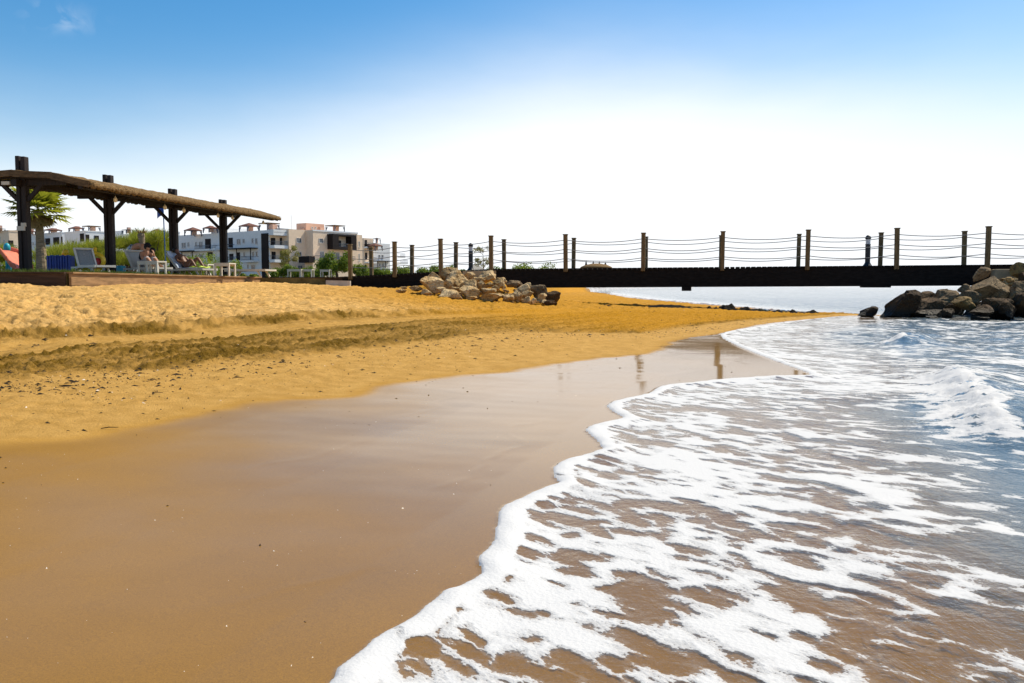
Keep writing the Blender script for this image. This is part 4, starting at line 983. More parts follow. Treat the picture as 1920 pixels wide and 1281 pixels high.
# terrace storey with railing and dark end box
tw = MB(); u0, u1, z0, z1 = m1.span('R', 588, 660, 520, 488, PF - 2.2); m1.put(tw, 'R', PF, u0, u1, .0, 2.2, ZT - 1, m1.z_at(488, u0, PF - 2.2)); tw.build('terrace_wall', M['pink_wall'], m1.root)
m1.railing('R', (589, 653, 480.5, 488), PF, 2.15, slab=False)
u0, u1, z0, z1 = m1.span('R', 579, 590, 492.5, 480.5, PF - 2.3); db = MB(); m1.put(db, 'R', PF, u0, u1, -.2, 2.6, min(z0, z1), max(z0, z1)); db.build('dark_end_box', M['brown_clad'], m1.root)
# roof structures
u = m1.a_at(583, 5); z0 = ZC - .2; m1.block('penthouse', M['salmon_wall'], u - 2.0, u + 2.4, 3.6, 6.4, z0, m1.z_at(420, u, 5))
for bx in [(586, 589.5, 425.5, 429.5), (592.5, 595.5, 425.5, 429.5)]: m1.window('R', bx, 3.6)
m1.gazebo(612, 649, 423, 433, 3.0, False, 'fascia'); m1.gazebo(488, 527, 418.5, 430, 6, False, 'fascia'); m1.gazebo(451, 489, 418, 432, 10); m1.gazebo(384, 412, 423, 434, 16); m1.gazebo(349, 382, 426, 440, 21)
for px, y0, b_ in ((607, 426, 3), (574, 429, 4), (519, 421, 4)):
    a = m1.a_at(px, b_); m1.block('roof_chimney', M['salmon_wall'], a - .5, a + .5, b_, b_ + 1, ZP - .3, m1.z_at(y0, a, b_))
a = m1.a_at(535, 3); m1.block('water_tank', M['rail'], a - 1.1, a + 1.1, 2.6, 4, ZP - .2, m1.z_at(429, a, 3))
p = m1.pt(m1.a_at(549, 5), 5, 0); MB().tube([(p.x, p.y, ZP), (p.x, p.y, P(549, 404, p.y).z)], .045, 5).build('antenna', M['frame'], m1.root)

# ---- flats farther along
f1 = Bld(683, 186, 'apartment_building', 'far cream and white flats with rooftop canopy between the ramp posts')
za = f1.z_at(446.5, 0, 0)
f1.block('wall', M['pink_wall'], 0, f1.a_at(701), 0, 8, ZT - 1, za); f1.block('wall', M['white_wall'], f1.a_at(701) + .01, f1.a_at(737), .8, 9, ZT - 1, f1.z_at(455.5, f1.a_at(701), 0))
f1.block('wall', M['white_wall'], f1.a_at(737) + .01, f1.a_at(744), 2.5, 9, ZT - 1, f1.z_at(458, f1.a_at(737), 0))
for bx in [(685.5, 689.5, 450, 462), (685.5, 689.5, 474, 487), (684.5, 688, 497, 504)]: f1.opening('R', bx)
for bx in [(711, 714, 477.5, 484), (716.5, 720, 477.5, 484), (711, 714, 494, 500), (717, 720.5, 494, 500)]: f1.window('R', bx, .8)
f1.canopy('R', 701, 730, 491.5, .8, 1.4, yb=503); f1.canopy('R', 684, 700, 461, 0, 1.6)
f1.railing('R', (684, 700, 483, 491), 0, 1.3); f1.railing('R', (684, 700, 456, 463), 0, 1.3)
f1.gazebo(690, 719, 456, 468, -2.5); f1.gazebo(700, 715, 447.5, 455, 3, False, 'brown_clad')
f1.railing('R', (745, 759, 488, 492.5), 2.5, 1.2)
f1.railing('R', (746, 755, 476, 481), 2.5, 1.0)
# low white rows behind the feathery bushes
def row(px, Y, x0, ytop, x1, label, wins, opens, rails, gz_, mat='white_wall', depth=10, steps=()):
    b = Bld(px, Y, 'apartment_building', label); Lb = b.b_at(x0); La = b.a_at(x1); zt = b.z_at(ytop, 0, 0)
    b.block('wall', M[mat], 0, La, 0, Lb, ZT - 1, zt)
    pz = MB(); b.slab(pz, -.06, La + .06, -.06, .12, zt + .003, zt + .22); b.slab(pz, -.06, .12, .13, Lb, zt + .003, zt + .22); pz.build('parapet', M[mat], b.root)
    for sx0, sx1, sy in steps: u0, u1 = sorted((b.b_at(sx0), b.b_at(sx1))); b.block('upper_wall', M[mat], .02, 5, u0, u1, zt - .3, b.z_at(sy, 0, (u0 + u1) / 2))
    for s_, bx in wins: b.window(s_, bx)
    for s_, bx in opens: b.opening(s_, bx)
    for s_, bx in rails: b.railing(s_, bx)
    for g in gz_: b.gazebo(*g)
    return b
row(318, 176, 214, 435.5, 341, 'white flats between the second and third pergola posts with small roof canopies',
    [('L', (300, 304, 452, 459)), ('L', (222, 228, 452, 458)), ('L', (285, 289, 478, 485)), ('R', (333, 337, 452, 458))], [('R', (320, 327, 449, 470)), ('L', (302, 312, 452, 468)), ('L', (296, 304, 474, 484))], [('L', (300, 314, 461, 468))],
    [(233, 256, 431, 436, 6, False, 'brown_clad'), (288, 309, 429, 439, 8)], steps=((214, 236, 433), (252, 262, 432)))
row(163, 168, 126, 434.5, 214, 'white flats with terracotta roof terrace and dishes left of the second pergola post',
    [('L', (140, 144, 451, 458)), ('L', (130, 133, 451, 457))], [('R', (165, 172, 440, 458)), ('R', (181, 190, 442, 460)), ('L', (155, 162.5, 438, 453))], [('R', (172, 195, 450, 458))],
    [(134, 162, 424, 434, 8), (160, 193, 424, 434, 3, False, 'fascia')])
row(118, 182, 62, 437, 127, 'grey white flats right behind the palm trunk with a roof canopy',
    [('L', (66, 69, 454, 460)), ('L', (72, 76, 452, 459))], [('L', (90, 99, 447, 459)), ('R', (119, 122, 444, 460)), ('L', (105, 116, 445, 459))], [('L', (84, 99, 456, 462))],
    [(86, 121, 427.5, 437, 5), (58, 72, 431, 438, 12)])
row(19, 150, -60, 434, 42, 'cream flats at the edge of the photo behind the coral slide',
    [('L', (1, 7, 445, 457)), ('L', (12, 15, 450, 458))], [('R', (20, 30, 451, 468)), ('L', (-20, -8, 446, 458))], [('R', (20, 31, 460, 467))], [(-6, 16, 429, 434, 3, False, 'brown_clad')], 'pink_wall')
row(40, 172, 28, 433, 62, 'narrow cream flats close behind the first pergola post', [('R', (44, 48, 452, 458))], [('L', (31, 39, 448, 470))], [], [], 'pink_wall')
# far low things beyond the bridge
c = P(893, 503, 50); t = empty('tent', (c.x, c.y, 1.0), 'beige pointed tent top beyond the bridge beside the bollard lamp', 'tent')
MB().add([(c.x - .55, c.y - .5, 1.75), (c.x + .55, c.y - .5, 1.75), (c.x + .55, c.y + .5, 1.75), (c.x - .55, c.y + .5, 1.75), (c.x - .05, c.y, 2.22)], [(0, 1, 4), (1, 2, 4), (2, 3, 4), (3, 0, 4), (3, 2, 1, 0)]).build('tent_roof', M['shutter'], t)
m = MB()
for i, j in ((-.5, -.45), (.5, -.45), (.5, .45), (-.5, .45)): m.tube([(c.x + i, c.y + j, .9), (c.x + i, c.y + j, 1.76)], .03, 6)
m.build('tent_poles', M['frame'], t)
c = P(1118, 500, 240); gzh = max(.2, gz(c.x, c.y)); t = empty('beach_hut', (c.x, c.y, gzh), 'low brown hut roof with four dark finials just above the bridge deck', 'hut')
m = MB(); m.lathe((c.x, c.y, 0), [(4.6, 5.7), (4.2, 6.1), (3.0, 6.6), (1.2, 6.95), (.1, 7.0)], 20); m.build('hut_roof', M['thatch'], t, smooth=True)
MB().lathe((c.x, c.y, 0), [(4.0, gzh - .3), (4.0, 5.7)], 16).build('hut_wall', M['fascia'], t)
for dx, h in ((-2.9, 1.5), (-.9, 1.3), (.8, 1.2), (2.5, 1.0)):
    MB().lathe((c.x + dx, c.y - .5, 6.3), [(.4, 0), (.26, .6), (.05, h)], 8).build('finial', M['wood_dark'], t)
# ---- thin blue flagpole
c = V(on(311, 36)); t = empty('flagpole', c, 'thin blue pole with a small blue flag behind the third pergola post', 'flagpole')
zt = P(308, 382, c.y).z; MB().tube([c, V((c.x - .05, c.y, zt))], .024, 8).build('pole', M['rail'] if False else simple('blue_pole_paint', (.03, .12, .33), .5, .1), t)
fl = MB(); vs_, fs_ = [], []
for k in range(7):
    for z in (0, .42): vs_.append((c.x - .05 - .045 * k, c.y + .03 * math.sin(k * 1.3), zt - .02 - z - .03 * k))
for k in range(6): fs_.append((2 * k, 2 * k + 2, 2 * k + 3, 2 * k + 1))
o = fl.add(vs_, fs_).build('flag', M['blue'], t); sm = o.modifiers.new('thick', 'SOLIDIFY'); sm.thickness = .006

# ------------------------------------------------------------------ rocks
def rock_mesh(name, seed, sub=4, cuts=9, rough=.13):
    bm = bmesh.new(); bmesh.ops.create_icosphere(bm, subdivisions=sub, radius=1.0)
    r = random.Random(seed); co = np.array([v.co[:] for v in bm.verts]); 
    pl = []
    for _ in range(cuts):
        n = np.array([r.gauss(0, 1) for _ in range(3)]); n /= np.linalg.norm(n); pl.append((n, r.uniform(.45, .80)))
    for n, dd in pl:
        h = co @ n; ex = np.maximum(h - dd, 0); co = co - np.outer(ex * 1.0, n)
    a = fbm(co[:, 0] * 1.6 + seed, co[:, 1] * 1.6 + co[:, 2] * 1.3, seed, 4, .55) + fbm(co[:, 2] * 1.8 - seed, co[:, 0] * 1.2 + co[:, 1] * .9, seed + 5, 4, .55)
    bfin = 1.6 * fbm(co[:, 0] * 6 + co[:, 2] * 4, co[:, 1] * 6 - co[:, 2] * 4, seed + 9, 3, .6)
    co = co * (1 + rough * a + .035 * bfin)[:, None]
    mn, mx = co.min(0), co.max(0); co = (co - (mn + mx) / 2) / ((mx - mn) / 2)
    for v, c in zip(bm.verts, co): v.co = c
    me = bpy.data.meshes.new(name); bm.to_mesh(me); bm.free()
    me.update(); return me
def variants(n, mat, seed):
    r_ = []
    for k in range(n):
        me = rock_mesh('rock', seed + k * 7, 4, 10 + k % 6, .07 + .03 * (k % 3)); me.materials.append(M[mat]); r_.append(me)
    return r_
RV = {k: variants(7, k, 100 + 31 * i) for i, k in enumerate(['rock_pale', 'rock_dark', 'rock_yellow', 'rock_grey'])}
RK = random.Random(3)
def rock(px, py, wpx, hpx, Y, kind, label, group, roll=0.0, deep=1.0, cat='rock', name='rock'):
    c = P(px, py, Y); hx = wpx / FPX * Y / 2; hz = hpx / FPX * Y / 2
    o = bpy.data.objects.new(name, RK.choice(RV[kind])); COL.objects.link(o)
    o.location = c; o.scale = (hx * 1.02, (hx + hz) / 2 * deep, hz * 1.04)
    o.rotation_euler = (0, R(roll), R(RK.choice((0, 180)) + RK.uniform(-12, 12)))
    return tag(o, label, cat, group)
GL = 'limestone rocks heaped under the bridge'
def zl(X, Y, W, H, D, label, roll=0, kind='rock_pale', deep=1.0):
    rock(740 + X / 5.333, 420 + Y / 5.333, W / 5.333 * 1.17, H / 5.333 * 1.17, 25.3 + (D - 25.5) * .8, kind, label, GL, roll, deep)
for a in [
    (387, 540, 120, 105, 27.7, 'upright pale rock peeking over the left shoulder of the heap'), (375, 615, 205, 150, 27.0, 'big pitted round rock at the left end of the heap'),
    (316, 682, 96, 52, 26.2, 'small pale smooth rock lying on the sand at the left foot of the heap'), (212, 648, 122, 50, 27.1, 'flat brown half-buried rock lying apart left of the heap'),
    (66, 668, 94, 38, 27.1, 'flattest brown rock farthest out on the sand left of the heap'), (90, 641, 60, 26, 27.9, 'tiny pale stone behind the flattest brown rock'),
    (552, 530, 205, 160, 28.2, 'large tan boulder at the very top of the heap'), (546, 600, 92, 140, 27.2, 'slim upright rock leaning in the middle left of the heap', 8),
    (640, 552, 172, 156, 27.5, 'big rounded cream boulder just below the top of the heap'), (748, 532, 95, 85, 28.0, 'brown rock right of the rounded cream boulder'),
    (742, 604, 160, 90, 26.8, 'pale wedge rock below the rounded cream boulder', -6), (900, 535, 205, 100, 28.0, 'long grey slab rock lying along the top right of the heap', 14),
    (866, 556, 72, 36, 27.5, 'small rock under the long grey slab'), (812, 552, 44, 38, 27.6, 'small tan stone between the pale wedge and the long slab'), (860, 607, 92, 72, 26.9, 'pale block in the centre of the heap'),
    (948, 608, 78, 48, 27.0, 'small tan rock right of the central pale block'), (1030, 594, 130, 98, 27.2, 'cream boulder on the right shoulder of the heap'), (1084, 571, 68, 62, 27.6, 'rock behind the cream boulder of the right shoulder'),
    (562, 718, 205, 108, 25.7, 'front left flat-topped rock with a deep dark hollow below it', -8), (746, 700, 172, 140, 26.0, 'brown angular rock in front with a black shaded side'), (942, 680, 138, 62, 26.2, 'low flat tan rock in the front centre'),
    (985, 738, 205, 78, 25.6, 'long pale knobbly rock along the front foot of the heap'), (1138, 752, 108, 72, 25.6, 'pale rock at the right end of the long knobbly rock'), (1218, 720, 112, 100, 25.9, 'tan rock at the lower right of the heap'),
    (1272, 656, 160, 72, 26.8, 'pale slanting slab low on the right side', 18), (1322, 706, 116, 72, 26.3, 'pale rock under the slanting slab'), (1322, 622, 90, 62, 27.6, 'grey rock high on the right slope, under the bridge'),
    (1318, 766, 82, 70, 25.5, 'small tan rock at the front right foot'), (1390, 772, 52, 56, 25.5, 'small pale stone next to the front right foot rock'), (1476, 738, 78, 76, 25.9, 'round tan rock close to the dark blocks'),
    (468, 662, 84, 56, 26.6, 'brown rock between the pitted rock and the slim upright one'), (615, 655, 72, 42, 26.4, 'small rock under the slim upright one'), (850, 693, 60, 36, 26.2, 'small wedge stone in front of the angular brown rock'), (772, 748, 100, 46, 25.7, 'low ochre rock beside the black hollow'),
    (590, 690, 60, 44, 26.0, 'tan knob on the back of the front left rock'), (1010, 640, 70, 50, 26.7, 'small ochre rock below the right shoulder')]: zl(*a)
zl(1450, 676, 165, 118, 26.9, 'dark block with a flat lit end at the right end of the heap', 0, 'rock_grey'); zl(1590, 730, 138, 104, 26.2, 'dark jagged rock at the right tip of the heap', 20, 'rock_dark'); zl(1560, 795, 112, 56, 25.6, 'flat dark rock at the foot of the jagged tip', 0, 'rock_dark')
zl(1180, 600, 120, 70, 27.9, 'brown rock in shade right behind the right shoulder', 10, 'rock_grey'); zl(1245, 598, 60, 46, 28.1, 'small shaded rock directly below the bridge beam', 0, 'rock_grey')
for k in range(95):                       # rubble between the big ones
    X = RK.uniform(300, 1620); Yz = RK.uniform(0, 1); D = 25.3 + 2.0 * Yz; base = 785 - 190 * Yz * math.exp(-((X - 720) / 520) ** 2) - 40 * Yz
    s = RK.uniform(24, 74)
    rock(740 + X / 5.333, 420 + base / 5.333, s / 5.333, s * RK.uniform(.5, .8) / 5.333, D, 'rock_pale', 'small tan rubble stone lodged between the big rocks of the pale heap', 'rubble in the pale heap')
GR = 'dark boulders at the seaward end of the bridge'
def zr(X0, Y0, X1, Y1, D, kind, label, roll=0, deep=1.0):
    rock(1480 + (X0 + X1) / 2 / 4.364, 400 + (Y0 + Y1) / 2 / 4.364, (X1 - X0) / 4.364, (Y1 - Y0) / 4.364, D, kind, label, GR, roll, deep, 'boulder', 'boulder')
for a in [
    (555, 762, 718, 862, 24.0, 'rock_dark', 'small lone black rock standing in the channel', 0), (738, 640, 1066, 905, 23.6, 'rock_dark', 'big dark boulder with a sloping lit edge, first in from the channel', -6), (1058, 638, 1192, 730, 25.0, 'rock_dark', 'brown boulder topping the gap behind the big sloping one'),
    (1032, 692, 1258, 850, 24.0, 'rock_dark', 'rounded dark boulder leaning on the big sloping one'), (1188, 620, 1392, 800, 24.3, 'rock_grey', 'tall grey brown boulder in the middle of the pile'), (1338, 626, 1566, 760, 24.0, 'rock_grey', 'shaded boulder under the large grey one'),
    (1336, 682, 1530, 800, 22.9, 'rock_yellow', 'ochre yellow boulder standing out among the dark ones'), (1470, 520, 1785, 715, 24.2, 'rock_grey', 'largest pale grey boulder in front of the abutment', 8), (1508, 440, 1652, 550, 25.0, 'rock_grey', 'pointed rock standing on top against the bridge end', 12),
    (1428, 748, 1690, 850, 22.2, 'rock_dark', 'wet black slab with a glossy top near the water', 6), (1780, 556, 1990, 700, 24.0, 'rock_grey', 'grey boulder at the right edge under the ochre top one'), (1828, 640, 2040, 860, 22.6, 'rock_dark', 'reddish brown boulder cut by the right edge of the photo', -10),
    (1824, 402, 1990, 545, 25.4, 'rock_yellow', 'brown boulder resting on top beside the abutment'), (1376, 578, 1480, 660, 25.2, 'rock_grey', 'rock tucked under the end of the bridge beam'), (1246, 778, 1350, 880, 22.6, 'rock_dark', 'small wet boulder in the middle at the waterline'),
    (1560, 690, 1850, 905, 22.8, 'rock_dark', 'broad black boulder in deep shade at the waterline'), (1000, 788, 1260, 880, 23.0, 'rock_dark', 'low black rock at the foot of the first boulders'), (1110, 838, 1232, 890, 22.3, 'rock_dark', 'little wet rock washed by foam, nearest the channel'),
    (1300, 845, 1470, 900, 21.9, 'rock_dark', 'flat wet rock washed by foam in the middle'), (1690, 700, 1900, 880, 22.4, 'rock_dark', 'black boulder between the broad shaded one and the right edge'), (1300, 720, 1420, 830, 23.3, 'rock_dark', 'dark boulder wedged below the ochre one'),
    (1660, 610, 1800, 720, 24.0, 'rock_grey', 'dark grey rock behind the largest pale boulder'), (1900, 480, 2120, 680, 25.0, 'rock_dark', 'boulder just beyond the right edge of the photo'), (1480, 830, 1620, 900, 22.0, 'rock_dark', 'low rock awash below the glossy slab'), (1060, 720, 1420, 900, 24.9, 'rock_dark', 'large black boulder almost hidden behind the first waterside boulders'), (1400, 690, 1760, 900, 24.6, 'rock_dark', 'large black boulder almost hidden behind the ochre one and the glossy slab'), (1640, 640, 2000, 900, 24.9, 'rock_dark', 'large black boulder almost hidden behind the broad shaded one')]: zr(*a)
for X, Y_, s in ((1705, 570, 54), (1740, 552, 60), (1770, 578, 46), (1720, 600, 62), (1765, 606, 52), (1805, 578, 60), (1795, 545, 70), (1840, 548, 56), (1690, 585, 40), (1830, 590, 48)):
    rock(1480 + X / 4.364, 400 + Y_ / 4.364, s / 4.364, s * .7 / 4.364, 24.7, 'rock_pale', 'small pale stone in the pocket between the large grey boulder and the abutment', 'pale stones by the abutment')
# dark seaweed on the spit, and a dark strip added as bridge shade
def weed_or_shade_pile(px0, px1, ytop, ybase, Y, label, n):
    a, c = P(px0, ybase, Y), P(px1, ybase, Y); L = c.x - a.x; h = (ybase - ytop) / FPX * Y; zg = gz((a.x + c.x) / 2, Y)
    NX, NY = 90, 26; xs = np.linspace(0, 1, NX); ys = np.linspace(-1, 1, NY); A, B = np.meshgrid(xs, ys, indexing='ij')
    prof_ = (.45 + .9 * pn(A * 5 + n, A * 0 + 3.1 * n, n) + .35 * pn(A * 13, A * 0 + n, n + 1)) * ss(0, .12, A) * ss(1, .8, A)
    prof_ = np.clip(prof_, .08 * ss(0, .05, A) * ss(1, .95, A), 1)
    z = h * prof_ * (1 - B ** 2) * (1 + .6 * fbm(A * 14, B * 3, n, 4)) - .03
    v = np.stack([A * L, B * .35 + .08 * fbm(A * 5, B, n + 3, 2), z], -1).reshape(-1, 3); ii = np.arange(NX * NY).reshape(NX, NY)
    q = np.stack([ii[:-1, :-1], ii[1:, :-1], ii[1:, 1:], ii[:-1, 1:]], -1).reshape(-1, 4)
    o = link('seaweed_or_shade_strip', npmesh('seaweed_or_shade_strip', v, q, M['weed_or_shade_pile'], False), None, (a.x, Y, zg)); tag(o, label, 'seaweed')
weed_or_shade_pile(1318, 1440, 566, 585, 26.4, 'black humped heap of seaweed on the sand spit below the bridge', 3)
weed_or_shade_pile(1060, 1325, 573, 580, 27.0, 'long low dark strip added as bridge shade on the sand', 5)  # dark strip laid in to extend and thicken the bridge's shadow
weed_or_shade_pile(1435, 1540, 579, 589, 25.6, 'thin line of black seaweed along the tip of the sand spit', 8)
# ------------------------------------------------------------------ loungers and tables on the terrace
def lounger(px, Y, rz, ang, label, back='sling', L=1.9, W=.64, BL=.74):
    t = empty('sun_lounger', on(px, Y, ZT), label, 'sun lounger', 'sun loungers on the terrace', rz); H = .24; xb = .68
    m = MB()
    for sg in (-1, 1): m.beam((xb, sg * W / 2, H), (L, sg * W / 2, H), .05, .07)
    for x in (xb + .02, L - .02): m.beam((x, -W / 2 + .03, H), (x, W / 2 - .03, H), .05, .06)
    for sg in (-1, 1): m.beam((.15, sg * (W / 2 - .02), H - .02), (xb, sg * (W / 2 - .02), H - .02), .045, .05)
    link('frame', m.mesh('frame', M['lounger']), t)
    for x, dx in ((.45, -.16), (1.5, .16)):
        for sg in (-1, 1): link('leg', MB().beam((x, sg * (W / 2 - .05), H), (x + dx, sg * (W / 2 - .05), 0), .045, .06).mesh('leg', M['lounger']), t)
    s = MB(); NX = 9; vs_, fs_ = [], []
    for i in range(NX):
        u = i / (NX - 1)
        for j in range(5):
            v = j / 4 * 2 - 1; vs_.append((xb + .03 + (L - xb - .06) * u, v * (W / 2 - .03), H + .025 - .03 * (1 - v * v)))
    for i in range(NX - 1):
        for j in range(4): a = i * 5 + j; fs_.append((a, a + 5, a + 6, a + 1))
    o = link('seat', s.add(vs_, fs_).mesh('seat', M['slingl'], smooth=True), t); q = o.modifiers.new('thick', 'SOLIDIFY'); q.thickness = .012
    bd = V((-math.cos(ang), 0, math.sin(ang))); bn = V((math.sin(ang), 0, math.cos(ang))); b0 = V((xb, 0, H + .01))
    m = MB()
    for sg in (-1, 1): m.beam(b0 + V((0, sg * (W / 2 - .02), 0)), b0 + bd * BL + V((0, sg * (W / 2 - .02), 0)), .05, .045, up=bn)
    m.beam(b0 + bd * (BL - .02) + V((0, -W / 2 + .05, 0)), b0 + bd * (BL - .02) + V((0, W / 2 - .05, 0)), .05, .045, up=bn)
    m.beam(b0 + bd * .45 - bn * .02, V((.28, 0, H - .05)), .03, .03)
    br = link('backrest', m.mesh('backrest', M['lounger']), t)
    vs_, fs_ = [], []
    for i in range(7):
        for j in range(5):
            v = j / 4 * 2 - 1; p = b0 + bd * (.02 + (BL - .04) * i / 6) + V((0, v * (W / 2 - .04), 0)) - bn * (.03 * (1 - v * v) - .01); vs_.append(p)
    for i in range(6):
        for j in range(4): a = i * 5 + j; fs_.append((a, a + 1, a + 6, a + 5))
    o = link('mesh_panel', MB().add(vs_, fs_).mesh('mesh_panel', M[back], smooth=True), br); q = o.modifiers.new('thick', 'SOLIDIFY'); q.thickness = .012
    return t, b0, bd, bn
L1 = lounger(147, 25.6, R(-42), R(60), 'empty lounger with raised dark grey mesh back beside the blue play crate', 'sling', 1.9, .54, .62)
L2 = lounger(244, 28.2, R(-36), R(52), 'lounger with raised pale back under the bather in a black cap', 'slingl')
L3 = lounger(319, 30.2, R(-26), R(47), 'lounger draped with a pale blue towel under the lying bather', 'slingl')
L4 = lounger(424, 31.4, R(-18), R(3), 'flat empty lounger past the fourth pergola post')
L5 = lounger(276, 30.6, R(-16), R(4), 'flat lounger between the small tables and the towel lounger')
def table(px, Y, label, w=.5, rz=0.0, h=.44):
    t = empty('side_table', on(px, Y, ZT), label, 'side table', 'small tables between the loungers', rz)
    link('table_top', MB().box((0, 0, h - .02), (w, .46, .04)).mesh('table_top', M['lounger']), t)
    for i in (-1, 1):
        for j in (-1, 1): link('leg', MB().box((i * (w / 2 - .03), j * .19, (h - .042) / 2), (.05, .05, h - .042)).mesh('leg', M['lounger']), t)
    for j in (-1, 1): link('apron', MB().box((0, j * .205, h - .075), (w - .115, .03, .06)).mesh('apron', M['lounger']), t)
    return t
table(278, 26.6, 'small cream table nearest the bather in the black cap', .46, R(-10)); table(293, 26.3, 'small cream table between the seated bather and the lying one', .42, R(-16))
table(388, 30.0, 'small cream table at the lying bather\'s feet', .34, R(-10)); table(422, 28.6, 'small cream table in front of the fourth pergola post', .56, R(-12))
table(554, 43.0, 'cream low table in front of the round bushes, first of a touching pair', .72, R(-4), .5); table(575, 43.2, 'cream low table in front of the round bushes, second of a touching pair', .66, R(-4), .5); table(611, 44, 'cream low table end peeking out from behind the bushy tree', .5, R(-4), .5)
def cloth(name, pts_fn, NX, NY, mat, thick, org, rz, label, cat):
    vs_, fs_ = [], []
    for i in range(NX):
        for j in range(NY): vs_.append(pts_fn(i / (NX - 1), j / (NY - 1)))
    for i in range(NX - 1):
        for j in range(NY - 1): a = i * NY + j; fs_.append((a, a + 1, a + NY + 1, a + NY))
    o = link(name, MB().add(vs_, fs_).mesh(name, mat, smooth=True)); o.location = org; o.rotation_euler = (0, 0, rz)
    q = o.modifiers.new('thick', 'SOLIDIFY'); q.thickness = thick; tag(o, label, cat); return o
t3, b0, bd, bn = L3
def tw(u, v):
    y = (v * 2 - 1) * .30
    if u < .55: return b0 + bd * (.84 - .84 * u / .55) + V((0, y, 0)) + bn * (.035 + .008 * math.sin(u * 30 + v * 5))
    return b0 + V(((u - .55) / .45 * .9, y, .035 + .006 * math.sin(u * 25 + v * 9)))
cloth('towel', tw, 26, 9, M['towel'], .014, t3.location, t3.rotation_euler.z, 'pale blue towel draped over the raised lounger back', 'towel')
cloth('towel', lambda u, v: V((1.18 + .5 * u, (v * 2 - 1) * .24, .285 + .03 * math.sin(u * 9) * math.sin(v * 7) + .02)), 12, 9, M['lime'], .03, t3.location, t3.rotation_euler.z, 'bright lime cloth lying on the lounger at the lying bather\'s feet', 'towel')
# ------------------------------------------------------------------ people
def person(loc, rz, J, B, mat, label, hands=()):
    """one skinned body: J joint -> (x, y, z, radius), B bones; hands: (wrist, direction, palm normal, curl)"""
    names = list(J); vs_ = [V(J[k][:3]) for k in names]; rad = [J[k][3] for k in names]; ed = [(names.index(a), names.index(b)) for a, b in B]
    for wname, dr, pnm, curl in hands:
        dr = V(dr).normalized(); pnm = V(pnm).normalized(); sd_v = dr.cross(pnm).normalized(); w0 = names.index(wname); wp = vs_[w0]
        pi_ = len(vs_); vs_.append(wp + dr * .07); rad.append(.028); ed.append((w0, pi_))
        for k, (o_, ln) in enumerate(((-.030, .062), (-.010, .074), (.010, .070), (.030, .054))):
            pr = pi_; p = wp + dr * .095 + sd_v * o_; i0 = len(vs_); vs_.append(p); rad.append(.0105); ed.append((pr, i0)); d_ = dr
            for sgm in (.55, .45):
                d_ = (d_ * math.cos(curl) + pnm * math.sin(curl)).normalized(); p = p + d_ * ln * sgm; i1 = len(vs_); vs_.append(p); rad.append(.0085); ed.append((i0, i1)); i0 = i1
        p = wp + dr * .045 - sd_v * .035; i0 = len(vs_); vs_.append(p); rad.append(.012); ed.append((pi_, i0))
        p = p + (dr * .7 - sd_v * .5 + pnm * .4).normalized() * .04; vs_.append(p); rad.append(.0095); ed.append((i0, len(vs_) - 1))
    me = bpy.data.meshes.new('person'); me.from_pydata([tuple(v) for v in vs_], ed, []); me.materials.append(mat)
    o = link('person', me); o.location = loc; o.rotation_euler = (0, 0, rz); tag(o, label, 'person')
    md = o.modifiers.new('skin', 'SKIN'); md.use_smooth_shade = True
    sv_ = me.skin_vertices[0].data
    for i, r in enumerate(rad): sv_[i].radius = (r, r)
    sv_[0].use_root = True
    sb = o.modifiers.new('sub', 'SUBSURF'); sb.levels = 1; sb.render_levels = 2
    return o
def limbs(J, L_='lr'):
    B = [('pelvis', 'waist'), ('waist', 'chest'), ('chest', 'neck'), ('neck', 'jaw'), ('jaw', 'skull'), ('jaw', 'nose')]
    for s in L_:
        B += [('chest', 'sh' + s), ('sh' + s, 'el' + s), ('el' + s, 'wr' + s), ('pelvis', 'hp' + s), ('hp' + s, 'kn' + s), ('kn' + s, 'an' + s), ('an' + s, 'to' + s)]
    return B
def child(o, name, mb, mat, smooth=True): return link(name, mb.mesh(name, mat, smooth=smooth), o)
# seated bather reading, black cap and top
t2 = L2[0]
J = dict(pelvis=(.80, 0, .43, .13), waist=(.80, 0, .57, .115), chest=(.90, 0, .74, .13), neck=(1.0, 0, .88, .052), jaw=(1.06, 0, .93, .07), skull=(1.06, 0, 1.02, .088), nose=(1.15, 0, .94, .014))
for s, y in (('l', 1), ('r', -1)):
    J.update({'sh' + s: (.93, y * .17, .80, .052), 'el' + s: (1.12, y * .23, .60, .04), 'wr' + s: (1.23, y * .10, .76, .028), 'hp' + s: (.88, y * .10, .42, .092), 'kn' + s: (1.26, y * .13, .62, .062), 'an' + s: (1.54, y * .12, .38, .040), 'to' + s: (1.70, y * .13, .36, .030)})
pb = person(t2.location + V((0, 0, -.06)), t2.rotation_euler.z, J, limbs(J), M['skin_tan'], 'person sitting on a lounger in a black cap and top, hands raised to the face', [('wrl', (-.35, .0, 1), (-.9, -.3, .1), .5), ('wrr', (-.35, .0, 1), (-.9, .3, .1), .5)])
m = MB(); m.ball((1.055, 0, 1.035), (.108, .10, .098)); child(pb, 'hair', MB().ball((1.025, 0, 1.0), (.095, .098, .11)), M['hair'])
m.add([(x + .04, y, z - .13) for x, y, z in [(1.09, -.075, 1.165), (1.09, .075, 1.165), (1.21, .055, 1.145), (1.21, -.055, 1.145), (1.09, -.075, 1.178), (1.09, .075, 1.178), (1.21, .055, 1.157), (1.21, -.055, 1.157)]], [(3, 2, 1, 0), (4, 5, 6, 7), (0, 1, 5, 4), (1, 2, 6, 5), (2, 3, 7, 6), (3, 0, 4, 7)])
child(pb, 'cap', m, M['cloth_black'])
